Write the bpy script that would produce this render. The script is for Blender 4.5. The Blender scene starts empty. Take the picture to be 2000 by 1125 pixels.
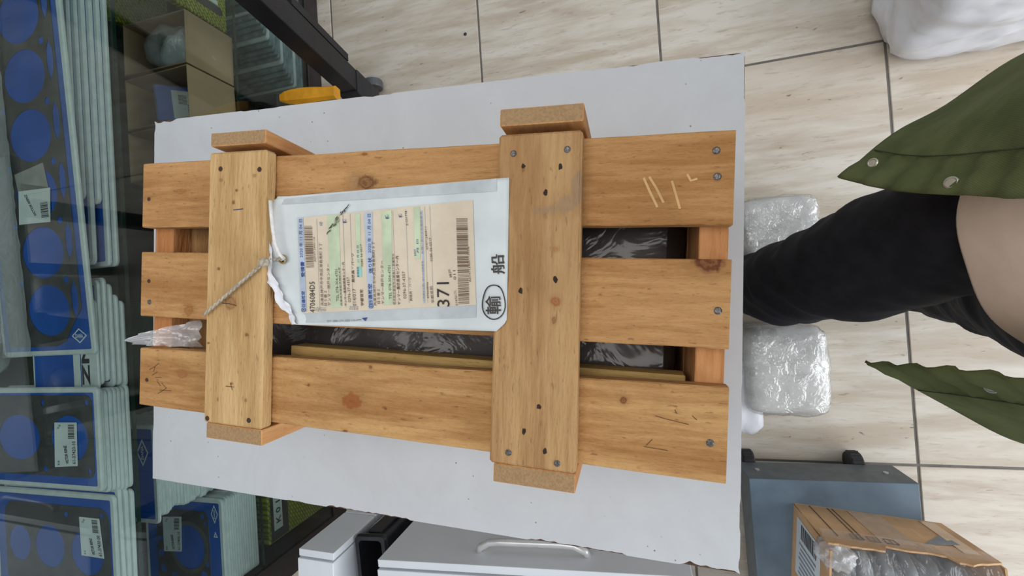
import bpy, bmesh, math, random
from mathutils import Vector, Matrix, noise
random.seed(7)
S = bpy.context.scene
C = S.collection
PI = math.pi
# ------------------------------------------------------------------ camera calibration (2000x1125 frame)
F_PX, NX, NY = 852.67, 228.74, -1.934
YW, YT, YC = .0667, -.00924, -.02921          # heading of floor grid, table and crate
HC = 1.47
def cam_frame(yaw):
    d = Vector((NX, NY, F_PX)).normalized()
    y0 = Vector((-1, 0, 0)); y0 = (y0 - d*y0.dot(d)).normalized()
    z = -d; x0 = y0.cross(z)
    return x0*math.cos(yaw)+y0*math.sin(yaw), -x0*math.sin(yaw)+y0*math.cos(yaw), z
FW, FT, FC = cam_frame(YW), cam_frame(YT), cam_frame(YC)
def at(px, py, z, F=FW):                      # photo pixel -> point on the horizontal plane at height z
    p = Vector((px-1000, py-562.5, F_PX)); t = (HC-z)/-p.dot(F[2])
    return Vector((p.dot(F[0])*t, p.dot(F[1])*t, z))
def aty(px, py, Y, F=FW):
    p = Vector((px-1000, py-562.5, F_PX)); t = Y/p.dot(F[1])
    return Vector((p.dot(F[0])*t, Y, HC+p.dot(F[2])*t))
cam = bpy.data.objects.new('camera', bpy.data.cameras.new('camera')); C.objects.link(cam)
X_, Y_, Z_ = FW
def w(v): return Vector((X_.dot(v), Y_.dot(v), Z_.dot(v)))
r_, u_, b_ = w(Vector((1,0,0))), w(Vector((0,-1,0))), w(Vector((0,0,-1)))
cam.matrix_world = Matrix(((r_.x,u_.x,b_.x,0),(r_.y,u_.y,b_.y,0),(r_.z,u_.z,b_.z,HC),(0,0,0,1)))
cam.data.lens = F_PX/2000*36; cam.data.sensor_width = 36; cam.data.sensor_fit = 'HORIZONTAL'
cam.data.clip_start = .01
S.camera = cam
# ------------------------------------------------------------------ world, light, exposure
W = bpy.data.worlds.new('shop_daylight'); S.world = W; W.use_nodes = True
W.node_tree.nodes['Background'].inputs[0].default_value = (.86, .93, 1, 1)
W.node_tree.nodes['Background'].inputs[1].default_value = .50
def area(name, loc, target, sx, sy, power, col):
    l = bpy.data.lights.new(name, 'AREA'); l.shape = 'RECTANGLE'; l.size = sx; l.size_y = sy; l.energy = power; l.color = col
    o = bpy.data.objects.new(name, l); C.objects.link(o); o.location = loc
    o.rotation_euler = (Vector(target)-Vector(loc)).to_track_quat('-Z', 'Y').to_euler()
    return o
area('shop_window_light', (-1.0, -3.6, 1.9), (-.2, 0, .6), 4.6, 2.6, 165, (.93, .97, 1))
area('ceiling_lamp_light', (.3, .2, 3.0), (.1, .2, 0), 2.4, 1.2, 22, (1, .96, .9))
S.view_settings.view_transform = 'Standard'; S.view_settings.look = 'None'
S.view_settings.exposure = 0.0; S.view_settings.gamma = 1; S.view_settings.use_curve_mapping = False
# ------------------------------------------------------------------ materials
def srgb(r, g, b):
    f = lambda c: (c/255/12.92) if c/255 <= .04045 else ((c/255+.055)/1.055)**2.4
    return (f(r), f(g), f(b), 1)
def base_mat(name):
    m = bpy.data.materials.new(name); m.use_nodes = True
    return m, m.node_tree, m.node_tree.nodes['Principled BSDF']
def nd(nt, kind, **kw):
    n = nt.nodes.new(kind)
    for k, v in kw.items():
        if k in n.inputs.keys(): n.inputs[k].default_value = v
        else: setattr(n, k, v)
    return n
def mixc(nt, fac, a, b, blend='MIX'):
    n = nt.nodes.new('ShaderNodeMix'); n.data_type = 'RGBA'; n.blend_type = blend
    for i, v in ((0, fac), (6, a), (7, b)):
        if hasattr(v, 'links') or hasattr(v, 'is_output'): nt.links.new(v, n.inputs[i])
        else: n.inputs[i].default_value = v
    return n.outputs[2]
def ramp(nt, src, p0, p1):
    n = nt.nodes.new('ShaderNodeMapRange'); n.interpolation_type = 'SMOOTHSTEP'
    nt.links.new(src, n.inputs[0]); n.inputs[1].default_value = p0; n.inputs[2].default_value = p1
    return n.outputs[0]
def mth(nt, op, a, b=None):
    n = nt.nodes.new('ShaderNodeMath'); n.operation = op
    for i, v in ((0, a), (1, b)):
        if v is None: continue
        if isinstance(v, (int, float)): n.inputs[i].default_value = v
        else: nt.links.new(v, n.inputs[i])
    return n.outputs[0]
def coords(nt, scale=(1,1,1), loc=(0,0,0), rot=(0,0,0), rnd=False):
    tc = nt.nodes.new('ShaderNodeTexCoord'); mp = nt.nodes.new('ShaderNodeMapping')
    mp.inputs['Scale'].default_value = scale; mp.inputs['Location'].default_value = loc; mp.inputs['Rotation'].default_value = rot
    src = tc.outputs['Object']
    if rnd:
        oi = nt.nodes.new('ShaderNodeObjectInfo'); va = nt.nodes.new('ShaderNodeVectorMath'); va.operation = 'MULTIPLY_ADD'
        cx = nt.nodes.new('ShaderNodeCombineXYZ')
        for i in range(3): nt.links.new(oi.outputs['Random'], cx.inputs[i])
        nt.links.new(cx.outputs[0], va.inputs[0]); va.inputs[1].default_value = (17, 29, 11); nt.links.new(src, va.inputs[2])
        src = va.outputs[0]
    nt.links.new(src, mp.inputs[0]); return mp.outputs[0], tc.outputs['Object']
def noise_out(nt, vec, scale=1, detail=5, rough=.55, dist=0):
    n = nd(nt, 'ShaderNodeTexNoise', Scale=scale, Detail=detail, Roughness=rough, Distortion=dist)
    nt.links.new(vec, n.inputs['Vector']); return n.outputs['Fac']
def bump(nt, bs, h, strength=.3, dist=.002):
    b = nd(nt, 'ShaderNodeBump', Strength=strength, Distance=dist); nt.links.new(h, b.inputs['Height'])
    nt.links.new(b.outputs[0], bs.inputs['Normal'])
def plain(name, col, rough=.5, metal=0, var=.08, vs=30, bmp=0, spec=.5, coat=0):
    m, nt, bs = base_mat(name)
    v, _ = coords(nt, (vs,)*3, rnd=True)
    n = noise_out(nt, v, 1, 4)
    dark = tuple(c*(1-var*2.2) for c in col[:3])+(1,); lite = tuple(min(1, c*(1+var)) for c in col[:3])+(1,)
    nt.links.new(mixc(nt, ramp(nt, n, .3, .7), dark, lite), bs.inputs['Base Color'])
    bs.inputs['Roughness'].default_value = rough; bs.inputs['Metallic'].default_value = metal
    bs.inputs['Specular IOR Level'].default_value = spec; bs.inputs['Coat Weight'].default_value = coat
    if bmp: bump(nt, bs, n, bmp, .004)
    return m
def wood(name, light, dark, axis='Y', knots=(), stains=(), fibre=1.0, seed=0, saw=.5):
    m, nt, bs = base_mat(name)
    sc = {'Y': (1, .09, 1), 'X': (.09, 1, 1), 'Z': (1, 1, .09)}[axis]
    v, obj = coords(nt, tuple(s*22 for s in sc), (seed*3.1, seed*1.7, seed))
    g = noise_out(nt, v, 1, 4, .55, .9)
    v2, _ = coords(nt, tuple(s*230 for s in sc), (seed, 0, 0)); g2 = noise_out(nt, v2, 1, 3, .6)
    v3, _ = coords(nt, tuple(s*70 for s in sc), (seed*2, 0, 0)); wv = nd(nt, 'ShaderNodeTexNoise', Scale=1, Detail=2, Distortion=1.5); nt.links.new(v3, wv.inputs['Vector'])
    f = mth(nt, 'ADD', mth(nt, 'MULTIPLY', g, .55), mth(nt, 'ADD', mth(nt, 'MULTIPLY', g2, .2*fibre), mth(nt, 'MULTIPLY', wv.outputs['Fac'], .25)))
    col = mixc(nt, ramp(nt, f, .36, .64), dark, light)
    vl, _ = coords(nt, (9, 9, 9), (seed, seed, 0)); blot = noise_out(nt, vl, 1, 3)
    col = mixc(nt, mth(nt, 'MULTIPLY', ramp(nt, blot, .52, .75), .35), col, tuple(c*.72 for c in dark[:3])+(1,))
    vp, _ = coords(nt, tuple(s*300 for s in {'Y': (1, .22, 1), 'X': (.22, 1, 1), 'Z': (1, 1, .22)}[axis]), (0, seed, 0))
    pits = noise_out(nt, vp, 1, 2)
    col = mixc(nt, mth(nt, 'MULTIPLY', ramp(nt, pits, .64, .74), .5*saw+.12), col, tuple(c*.4 for c in dark[:3])+(1,))
    sx = nt.nodes.new('ShaderNodeSeparateXYZ'); nt.links.new(obj, sx.inputs[0])
    wob = mth(nt, 'MULTIPLY', mth(nt, 'SUBTRACT', noise_out(nt, coords(nt, (160, 160, 160))[0], 1, 4), .5), 1.0)
    for ki, (kx, ky, rx, ry, kc, st) in enumerate(list(knots)+list(stains)):
        dx = mth(nt, 'DIVIDE', mth(nt, 'SUBTRACT', sx.outputs[0], kx), rx)
        dy = mth(nt, 'DIVIDE', mth(nt, 'SUBTRACT', sx.outputs[1], ky), ry)
        d = mth(nt, 'ADD', mth(nt, 'SQRT', mth(nt, 'ADD', mth(nt, 'MULTIPLY', dx, dx), mth(nt, 'MULTIPLY', dy, dy))), wob)
        halo = mth(nt, 'MULTIPLY', ramp(nt, d, 2.2, .9), .35*st)
        col = mixc(nt, halo, col, tuple(c*.75 for c in dark[:3])+(1,))
        rings = mth(nt, 'ADD', mth(nt, 'MULTIPLY', mth(nt, 'SINE', mth(nt, 'MULTIPLY', d, 13)), .2 if ki < len(knots) else .03), .8)
        col = mixc(nt, mth(nt, 'MULTIPLY', mth(nt, 'MULTIPLY', ramp(nt, d, 1.05, .75), st), rings), col, kc)
    nt.links.new(col, bs.inputs['Base Color']); bs.inputs['Roughness'].default_value = .72; bs.inputs['Specular IOR Level'].default_value = .25
    bump(nt, bs, mth(nt, 'SUBTRACT', g2, mth(nt, 'MULTIPLY', pits, 1.2)), min(1, saw*1.2), .002)
    return m
def film(name, tint=(1,1,1,1), white=.12, gloss=.5, rough=.12, bscale=40, f0=.10, bst=.6):
    m = bpy.data.materials.new(name); m.use_nodes = True; nt = m.node_tree; nt.nodes.clear()
    out = nt.nodes.new('ShaderNodeOutputMaterial'); tr = nt.nodes.new('ShaderNodeBsdfTransparent'); tr.inputs[0].default_value = tint
    gl = nd(nt, 'ShaderNodeBsdfGlossy', Roughness=rough); df = nt.nodes.new('ShaderNodeBsdfDiffuse'); df.inputs[0].default_value = (.85,.87,.9,1)
    lw = nd(nt, 'ShaderNodeLayerWeight', Blend=.5)
    v, _ = coords(nt, (bscale,)*3); n = noise_out(nt, v, 1, 3, .5, 1.2)
    b = nd(nt, 'ShaderNodeBump', Strength=bst, Distance=.01); nt.links.new(n, b.inputs['Height'])
    nt.links.new(b.outputs[0], gl.inputs['Normal']); nt.links.new(b.outputs[0], lw.inputs['Normal'])
    m1 = nt.nodes.new('ShaderNodeMixShader'); m1.inputs[0].default_value = white
    nt.links.new(tr.outputs[0], m1.inputs[1]); nt.links.new(df.outputs[0], m1.inputs[2])
    m2 = nt.nodes.new('ShaderNodeMixShader'); nt.links.new(mth(nt, 'MULTIPLY', mth(nt, 'ADD', mth(nt, 'MULTIPLY', mth(nt, 'POWER', lw.outputs['Facing'], 4), .9), f0), gloss), m2.inputs[0])
    nt.links.new(m1.outputs[0], m2.inputs[1]); nt.links.new(gl.outputs[0], m2.inputs[2]); nt.links.new(m2.outputs[0], out.inputs[0])
    return m
def glass(name, tint):
    m = bpy.data.materials.new(name); m.use_nodes = True; nt = m.node_tree; nt.nodes.clear()
    out = nt.nodes.new('ShaderNodeOutputMaterial'); tr = nt.nodes.new('ShaderNodeBsdfTransparent'); tr.inputs[0].default_value = tint
    gl = nd(nt, 'ShaderNodeBsdfGlossy', Roughness=.01); lw = nd(nt, 'ShaderNodeLayerWeight', Blend=.5); fr = mth(nt, 'ADD', mth(nt, 'MULTIPLY', mth(nt, 'POWER', lw.outputs['Facing'], 5), .9), .04)
    v, _ = coords(nt, (4,)*3); sm = mth(nt, 'MULTIPLY', ramp(nt, noise_out(nt, v, 1, 5), .45, .8), .03)
    mx = nt.nodes.new('ShaderNodeMixShader'); nt.links.new(mth(nt, 'ADD', fr, sm), mx.inputs[0])
    nt.links.new(tr.outputs[0], mx.inputs[1]); nt.links.new(gl.outputs[0], mx.inputs[2]); nt.links.new(mx.outputs[0], out.inputs[0])
    return m
M = {}
def tile_mat():
    m, nt, bs = base_mat('travertine_tile')
    v, _ = coords(nt, (20, 2.6, 1), rnd=True); a = noise_out(nt, v, 1, 6, .62, .25)
    v, _ = coords(nt, (4, 1.2, 1), rnd=True); b = noise_out(nt, v, 1, 4, .5, .4)
    v, _ = coords(nt, (110, 17, 1), rnd=True); c = noise_out(nt, v, 1, 5, .68, .4)
    col = mixc(nt, ramp(nt, a, .34, .66), srgb(186, 172, 154), srgb(214, 206, 194))
    col = mixc(nt, mth(nt, 'MULTIPLY', ramp(nt, b, .45, .7), .5), col, srgb(196, 178, 158))
    col = mixc(nt, mth(nt, 'MULTIPLY', ramp(nt, c, .55, .72), .55), col, srgb(160, 142, 122))
    v, _ = coords(nt, (110, 30, 1), rnd=True); p = noise_out(nt, v, 1, 3, .5, .5)
    msk = mth(nt, 'MULTIPLY', ramp(nt, p, .68, .74), ramp(nt, a, .56, .40))
    col = mixc(nt, mth(nt, 'MULTIPLY', msk, .8), col, srgb(105, 90, 76))
    nt.links.new(col, bs.inputs['Base Color']); bs.inputs['Roughness'].default_value = .42
    bump(nt, bs, mth(nt, 'SUBTRACT', c, mth(nt, 'MULTIPLY', p, .5)), .2, .0015)
    return m
M['tile'] = tile_mat()
M['grout'] = plain('grey_grout', srgb(116, 112, 108), .9)
def board_mat():
    m, nt, bs = base_mat('white_painted_board')
    v, _ = coords(nt, (7, 7, 7)); a = noise_out(nt, v, 1, 6, .7, .5)
    col = mixc(nt, ramp(nt, a, .3, .72), srgb(196, 199, 204), srgb(203, 207, 212))
    v, _ = coords(nt, (22, 9, 9)); b = noise_out(nt, v, 1, 8, .75, 1.5)
    col = mixc(nt, mth(nt, 'MULTIPLY', ramp(nt, b, .62, .78), .4), col, srgb(172, 170, 168))
    v, _ = coords(nt, (55, 55, 55)); vo = nd(nt, 'ShaderNodeTexVoronoi', Scale=1.0); nt.links.new(v, vo.inputs['Vector'])
    sp = mth(nt, 'MULTIPLY', ramp(nt, vo.outputs['Distance'], .09, .05), ramp(nt, a, .5, .56))
    col = mixc(nt, mth(nt, 'MULTIPLY', sp, .8), col, srgb(95, 90, 88))
    nt.links.new(col, bs.inputs['Base Color']); bs.inputs['Roughness'].default_value = .38
    bump(nt, bs, b, .05, .001)
    return m
M['board'] = board_mat()
M['chip'] = plain('brown_chipboard', srgb(92, 66, 50), .9, var=.3, vs=300)
M['steelleg'] = plain('grey_table_leg', srgb(120, 120, 122), .45)
M['nail'] = plain('nail_head_steel', srgb(112, 108, 106), .45, .7, var=.3, vs=600)
M['nailhole'] = plain('dark_nail_hole', srgb(48, 34, 26), .9)
M['rust'] = plain('rusty_nail', srgb(72, 54, 44), .7, .3, var=.3, vs=700)
M['pen'] = plain('blue_pen', srgb(50, 58, 92), .7)
M['pencil'] = plain('pencil_line', srgb(104, 72, 40), .8)
M['gouge'] = plain('fresh_wood_gouge', srgb(206, 164, 112), .8)
M['card'] = plain('white_card', srgb(208, 214, 216), .5, var=.03, vs=25)
M['paper'] = plain('crumpled_white_paper', srgb(228, 228, 234), .7, var=.03)
M['slip'] = plain('beige_slip', srgb(214, 200, 178), .5, var=.03, vs=40)
M['pouch'] = plain('grey_pouch', srgb(186, 192, 196), .35, var=.04, vs=60)
M['bluepale'] = plain('pale_blue_print', srgb(176, 188, 206), .5)
M['greenpale'] = plain('pale_green_print', srgb(192, 206, 174), .5)
M['tealpale'] = plain('teal_print', srgb(140, 200, 190), .5)
M['ink_blue'] = plain('blue_ink', srgb(44, 72, 138), .6)
M['ink_brown'] = plain('brown_ink', srgb(104, 78, 62), .6)
M['ink_black'] = plain('black_ink', srgb(44, 40, 42), .6)
M['ink_grey'] = plain('grey_ink', srgb(136, 140, 150), .6)
M['marker'] = plain('black_marker', srgb(40, 34, 28), .5)
M['smear'] = plain('dirty_smear', srgb(84, 70, 58), .7, var=.5, vs=300)
M['brass'] = plain('brass_eyelet', srgb(196, 160, 92), .3, .9)
M['hole'] = plain('dark_hole', srgb(28, 24, 22), .9)
M['string'] = plain('grey_string', srgb(178, 168, 152), .85, var=.15, vs=300)
M['cord'] = plain('white_cord', srgb(228, 226, 224), .8, var=.05, vs=200)
M['dark_part'] = plain('dark_machine_part', srgb(58, 46, 42), .55, var=.2, vs=14)
M['film'] = film('clear_film', white=.03, gloss=.45, rough=.16, bscale=18)
M['film_white'] = film('milky_film', white=.34, gloss=.7, rough=.16, bscale=38)
M['film_bag'] = film('thin_bag', white=.08, gloss=.7, rough=.14, bscale=30, f0=.07, bst=.7)
M['film_tongue'] = film('tongue_film', white=.38, gloss=.8, rough=.15, bscale=24, f0=.14, bst=.8)
M['film_wrap'] = film('stretch_film', white=.14, gloss=.9, rough=.14, bscale=34, f0=.15, bst=.8)
M['film_soft'] = film('bag_film', white=.25, gloss=.8, rough=.16, bscale=45)
M['bag'] = plain('white_plastic_bag', srgb(226, 226, 232), .35, var=.03, vs=12, bmp=.15)
M['foam'] = plain('white_foam', srgb(216, 214, 208), .8, var=.08, vs=20)
M['frame'] = plain('dark_brown_frame', srgb(46, 38, 40), .45, var=.12)
M['deck'] = plain('dark_deck', srgb(52, 46, 44), .6, var=.2)
M['back'] = plain('grey_back_panel', srgb(92, 94, 92), .6, var=.1)
M['glass'] = glass('front_glass', (.84, .89, .87, 1))
M['shelf_glass'] = glass('shelf_glass', (.86, .94, .90, 1))
M['glass_edge'] = plain('green_glass_edge', srgb(26, 48, 40), .12, var=.1)
M['pack_edge'] = plain('white_pack_edge', srgb(206, 212, 214), .32, var=.05, vs=40, bmp=.12, coat=.3)
M['pack_grey'] = plain('grey_teal_pack', srgb(118, 142, 148), .3, var=.2, vs=30, coat=.4)
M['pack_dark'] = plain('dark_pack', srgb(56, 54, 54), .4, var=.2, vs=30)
M['pack_blue'] = plain('blue_pack_print', srgb(24, 84, 176), .22, var=.08, vs=8, coat=.5)
M['gasket'] = plain('dark_gasket', srgb(66, 66, 68), .4, var=.18, vs=30, coat=.2)
M['ring'] = plain('gasket_ring', srgb(100, 98, 100), .35, .3, var=.1)
M['green'] = None
M['black_box'] = plain('black_carton', srgb(36, 38, 38), .3, var=.15)
M['sticker'] = plain('grey_sticker', srgb(150, 150, 146), .5)
M['cardboard'] = plain('kraft_cardboard', srgb(178, 150, 118), .75, var=.06, vs=8)
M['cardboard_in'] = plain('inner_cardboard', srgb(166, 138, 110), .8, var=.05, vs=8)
M['cardboard2'] = plain('orange_cardboard', srgb(204, 162, 118), .7, var=.1, vs=10)
M['tape'] = plain('brown_tape', srgb(204, 168, 130), .25, var=.05, coat=.3)
M['white_melamine'] = plain('white_melamine', srgb(226, 230, 236), .35, var=.02, vs=5)
M['melamine_edge'] = plain('melamine_edge', srgb(232, 236, 238), .4, var=.02)
M['gap'] = plain('painted_shadow_grey', srgb(150, 148, 150), .6)  # grey painted as the shadow between drawer fronts and carcass
M['chrome'] = plain('white_satin_handle', srgb(226, 226, 226), .28, .35, var=.04)
M['black_plastic'] = plain('black_plastic', srgb(40, 40, 46), .38, var=.12, vs=40)
M['black_metal'] = plain('black_metal', srgb(32, 32, 37), .42, var=.1, vs=20)
M['rubber'] = plain('black_rubber', srgb(46, 46, 48), .7, var=.15)
M['grey_foot'] = plain('grey_foot', srgb(92, 94, 98), .5)
M['orange'] = plain('orange_plastic', srgb(226, 158, 36), .38, var=.06)
M['steelblue'] = plain('blue_grey_paint', srgb(104, 122, 138), .42, var=.12, vs=7, bmp=.03)
M['steelside'] = plain('grey_paint', srgb(98, 106, 110), .5, var=.08)
M['screw'] = plain('screw_head', srgb(190, 192, 194), .35, .6)
M['grey_part'] = plain('grey_cast_part', srgb(120, 128, 134), .45, .2, var=.2, vs=20)
M['trouser'] = plain('black_trousers', srgb(31, 30, 36), .8, var=.15, vs=30, bmp=.2, spec=.25)
M['shirt'] = plain('beige_shirt', srgb(240, 220, 202), .85, var=.03, vs=20, bmp=.1, spec=.2)
def twill():
    m, nt, bs = base_mat('green_twill')
    v, _ = coords(nt, (14, 14, 14)); a = noise_out(nt, v, 1, 4)
    v, _ = coords(nt, (1, 1, 1), rot=(0, .6, .7)); wv = nd(nt, 'ShaderNodeTexWave', Scale=190.0, Distortion=.4); nt.links.new(v, wv.inputs['Vector'])
    col = mixc(nt, ramp(nt, a, .3, .7), srgb(84, 92, 58), srgb(108, 114, 76))
    col = mixc(nt, mth(nt, 'MULTIPLY', wv.outputs['Fac'], .35), col, srgb(62, 72, 42))
    nt.links.new(col, bs.inputs['Base Color']); bs.inputs['Roughness'].default_value = .9; bs.inputs['Specular IOR Level'].default_value = .15
    bump(nt, bs, a, .35, .01); return m
M['jacket'] = twill()
M['seam'] = plain('dark_green_thread', srgb(58, 68, 42), .9)
M['snap'] = plain('dull_snap', srgb(190, 184, 168), .35, .7)
M['snap2'] = plain('grey_snap_cap', srgb(140, 138, 136), .4, .3)
M['shoe'] = plain('dark_shoe', srgb(38, 36, 38), .6)
M['skin'] = plain('skin', srgb(205, 160, 135), .55, var=.04)
def greenpat():
    m, nt, bs = base_mat('yellow_green_print')
    v, _ = coords(nt, (1, 1, 1), rot=(PI/2, 0, .5)); br = nd(nt, 'ShaderNodeTexBrick', Scale=28.0); nt.links.new(v, br.inputs['Vector'])
    br.inputs['Color1'].default_value = srgb(146, 152, 44); br.inputs['Color2'].default_value = srgb(172, 174, 66); br.inputs['Mortar'].default_value = srgb(100, 108, 34)
    br.inputs['Mortar Size'].default_value = .05
    nt.links.new(br.outputs['Color'], bs.inputs['Base Color']); bs.inputs['Roughness'].default_value = .3
    return m
M['green'] = greenpat()
# ------------------------------------------------------------------ mesh helpers
class MB:
    def __init__(s): s.v = []; s.f = []
    def add(s, vs, fs):
        n = len(s.v); s.v += [tuple(v) for v in vs]; s.f += [tuple(i+n for i in f) for f in fs]; return s
    def hexa(s, p):      # 4 bottom + 4 top
        return s.add(p, [(3,2,1,0),(4,5,6,7),(0,1,5,4),(1,2,6,5),(2,3,7,6),(3,0,4,7)])
    def box(s, x0, x1, y0, y1, z0, z1):
        return s.hexa([(x0,y0,z0),(x1,y0,z0),(x1,y1,z0),(x0,y1,z0),(x0,y0,z1),(x1,y0,z1),(x1,y1,z1),(x0,y1,z1)])
    def prism(s, pts, z0, z1):
        n = len(pts)
        return s.add([(x,y,z0) for x,y in pts]+[(x,y,z1) for x,y in pts],
            [tuple(range(n-1,-1,-1)), tuple(range(n,2*n))]+[(i,(i+1)%n,n+(i+1)%n,n+i) for i in range(n)])
    def tube(s, pts, r, n=10, cap=True):
        pts = [Vector(p) for p in pts]; rs = r if isinstance(r, (list, tuple)) else [r]*len(pts)
        b = len(s.v); up = None
        for i, p in enumerate(pts):
            t = (pts[min(i+1,len(pts)-1)]-pts[max(i-1,0)]).normalized()
            if up is None: up = t.orthogonal().normalized()
            up = (up-t*up.dot(t)).normalized(); sd = t.cross(up)
            for k in range(n):
                a = 2*PI*k/n; s.v.append(tuple(p+(up*math.cos(a)+sd*math.sin(a))*rs[i]))
        for i in range(len(pts)-1):
            for k in range(n):
                s.f.append((b+i*n+k, b+i*n+(k+1)%n, b+(i+1)*n+(k+1)%n, b+(i+1)*n+k))
        if cap:
            s.f.append(tuple(b+k for k in range(n-1,-1,-1))); e = b+(len(pts)-1)*n; s.f.append(tuple(e+k for k in range(n)))
        return s
    def loft(s, rings, closed=True, cap=True):
        n = len(rings[0]); b = len(s.v)
        for r in rings: s.v += [tuple(p) for p in r]
        for i in range(len(rings)-1):
            for k in range(n if closed else n-1):
                s.f.append((b+i*n+k, b+i*n+(k+1)%n, b+(i+1)*n+(k+1)%n, b+(i+1)*n+k))
        if cap and closed:
            s.f.append(tuple(b+k for k in range(n-1,-1,-1))); e = b+(len(rings)-1)*n; s.f.append(tuple(e+k for k in range(n)))
        return s
    def build(s, name, mat, parent=None, bevel=0, smooth=False, seg=1):
        me = bpy.data.meshes.new(name); me.from_pydata(s.v, [], s.f); me.update()
        if bevel:
            bm = bmesh.new(); bm.from_mesh(me)
            bmesh.ops.bevel(bm, geom=[e for e in bm.edges], offset=bevel, segments=seg, affect='EDGES', profile=.6)
            bm.to_mesh(me); bm.free()
        me.materials.append(mat)
        if smooth:
            for p in me.polygons: p.use_smooth = True
        return link(name, me, parent)
def link(name, me, parent=None):
    o = bpy.data.objects.new(name, me); C.objects.link(o)
    if parent: o.parent = parent
    return o
def tag(o, label, cat, group=None):
    o['label'] = label; o['category'] = cat
    if group: o['group'] = group
    return o
def struct(o): o['kind'] = 'structure'; return o
def thing(name, label, cat, loc=(0,0,0), rz=0, group=None):
    o = bpy.data.objects.new(name, None); C.objects.link(o); o.empty_display_size = .05
    o.location = loc; o.rotation_euler = (0,0,rz); return tag(o, label, cat, group)
def rrect(x0, x1, y0, y1, r, n=5):
    pts = []
    for cx, cy, a0 in ((x1-r,y1-r,0),(x0+r,y1-r,90),(x0+r,y0+r,180),(x1-r,y0+r,270)):
        for k in range(n+1):
            a = math.radians(a0+90*k/n); pts.append((cx+r*math.cos(a), cy+r*math.sin(a)))
    return pts
def circ(cx, cy, rx, ry=None, n=24):
    ry = ry or rx
    return [(cx+rx*math.cos(2*PI*k/n), cy+ry*math.sin(2*PI*k/n)) for k in range(n)]
def flat2d(polys, ext):                       # filled 2D shape with holes -> (verts, faces)
    cu = bpy.data.curves.new('t', 'CURVE'); cu.dimensions = '2D'; cu.fill_mode = 'BOTH'; cu.extrude = ext/2
    for p in polys:
        sp = cu.splines.new('POLY'); sp.points.add(len(p)-1); sp.use_cyclic_u = True
        for q, (x, y) in zip(sp.points, p): q.co = (x, y, 0, 1)
    return curve_mesh(cu)
def curve_mesh(cu):
    o = bpy.data.objects.new('t', cu); me = o.to_mesh()
    vs = [v.co.copy() for v in me.vertices]; fs = [tuple(p.vertices) for p in me.polygons]
    o.to_mesh_clear(); bpy.data.objects.remove(o); bpy.data.curves.remove(cu)
    return vs, fs
def text2d(s, bold=0):
    cu = bpy.data.curves.new('t', 'FONT'); cu.body = s; cu.size = 1; cu.resolution_u = 2; cu.offset = bold
    return curve_mesh(cu)
def fit_text(s, fn, bold=0, asc=None):        # text squeezed to the unit square, then mapped by fn(u along, v up)
    vs, fs = text2d(s, bold)
    if not vs: return [], []
    x0 = min(v.x for v in vs); x1 = max(v.x for v in vs); y0 = min(v.y for v in vs); y1 = max(v.y for v in vs)
    return [fn((v.x-x0)/max(1e-6, x1-x0), (v.y-y0)/max(1e-6, y1-y0)) for v in vs], fs
def raw(name, vs, fs, mat, parent): return MB().add(vs, fs).build(name, mat, parent)
def ribbon(pts, wd, fn):                      # thin stroke through 2D points
    vs = []; fs = []
    for i, p in enumerate(pts):
        a = Vector(pts[max(0,i-1)]); b = Vector(pts[min(len(pts)-1,i+1)]); t = (b-a).normalized(); nrm = Vector((-t.y, t.x))
        k = wd if isinstance(wd, (int, float)) else wd[i]
        for sg in (-1, 1): q = Vector(p)+nrm*sg*k/2; vs.append(fn(q.x, q.y))
    for i in range(len(pts)-1): fs.append((2*i, 2*i+1, 2*i+3, 2*i+2))
    return vs, fs
def nz(p, s=1, o=0): return noise.noise(Vector(p)*s+Vector((o*7.3, o*3.1, o*1.7)))
def blob(name, mat, parent, center, size, amp=.15, freq=2.0, seed=0, sub=4, power=2.6, flat=True):
    """crumpled rounded lump: superellipsoid with creases, resting on its base"""
    bm = bmesh.new(); bmesh.ops.create_icosphere(bm, subdivisions=sub, radius=1)
    for v in bm.verts:
        d = v.co.normalized(); k = (abs(d.x)**power+abs(d.y)**power+abs(d.z)**power)**(-1/power)
        n1 = nz(d, freq, seed); n2 = 1-abs(nz(d, freq*2.6, seed+5))*2
        q = d*k*(1+amp*n1+amp*.35*n2)
        v.co = Vector((q.x*size[0]/2, q.y*size[1]/2, max(-1, q.z)*size[2]/2))+Vector(center)
    me = bpy.data.meshes.new(name); bm.to_mesh(me); bm.free(); me.materials.append(mat)
    for p in me.polygons: p.use_smooth = True
    return link(name, me, parent)
# ------------------------------------------------------------------ floor of 60 x 120 cm tiles
TX, TY = 1.2, .6
gx0 = (.4430+(-.3749))*.5*HC; jx = .4430*HC; jy = .7175*HC
fl = struct(MB().box(jx-3.6, jx+2.4, jy-4.8, jy+1.8, -.03, -.003).build('floor', M['grout']))
tm = bpy.data.meshes.new('floor_tile'); b = MB().box(-TX/2+.0035, TX/2-.0035, -TY/2+.0035, TY/2-.0035, -.012, 0)
tm.from_pydata(b.v, [], b.f); bmm = bmesh.new(); bmm.from_mesh(tm); bmesh.ops.bevel(bmm, geom=[e for e in bmm.edges if all(v.co.z > -.001 for v in e.verts)], offset=.0015, segments=1, affect='EDGES'); bmm.to_mesh(tm); bmm.free()
tm.materials.append(M['tile'])
for i in range(-3, 3):
    for j in range(-8, 3):
        o = link('floor_tile', tm, fl); o.location = (jx+(i-.5+.0)*TX+TX, jy+(j+.5)*TY, 0)
        if o.location.x > 3.3 or o.location.x < -3.4: bpy.data.objects.remove(o)
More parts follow.
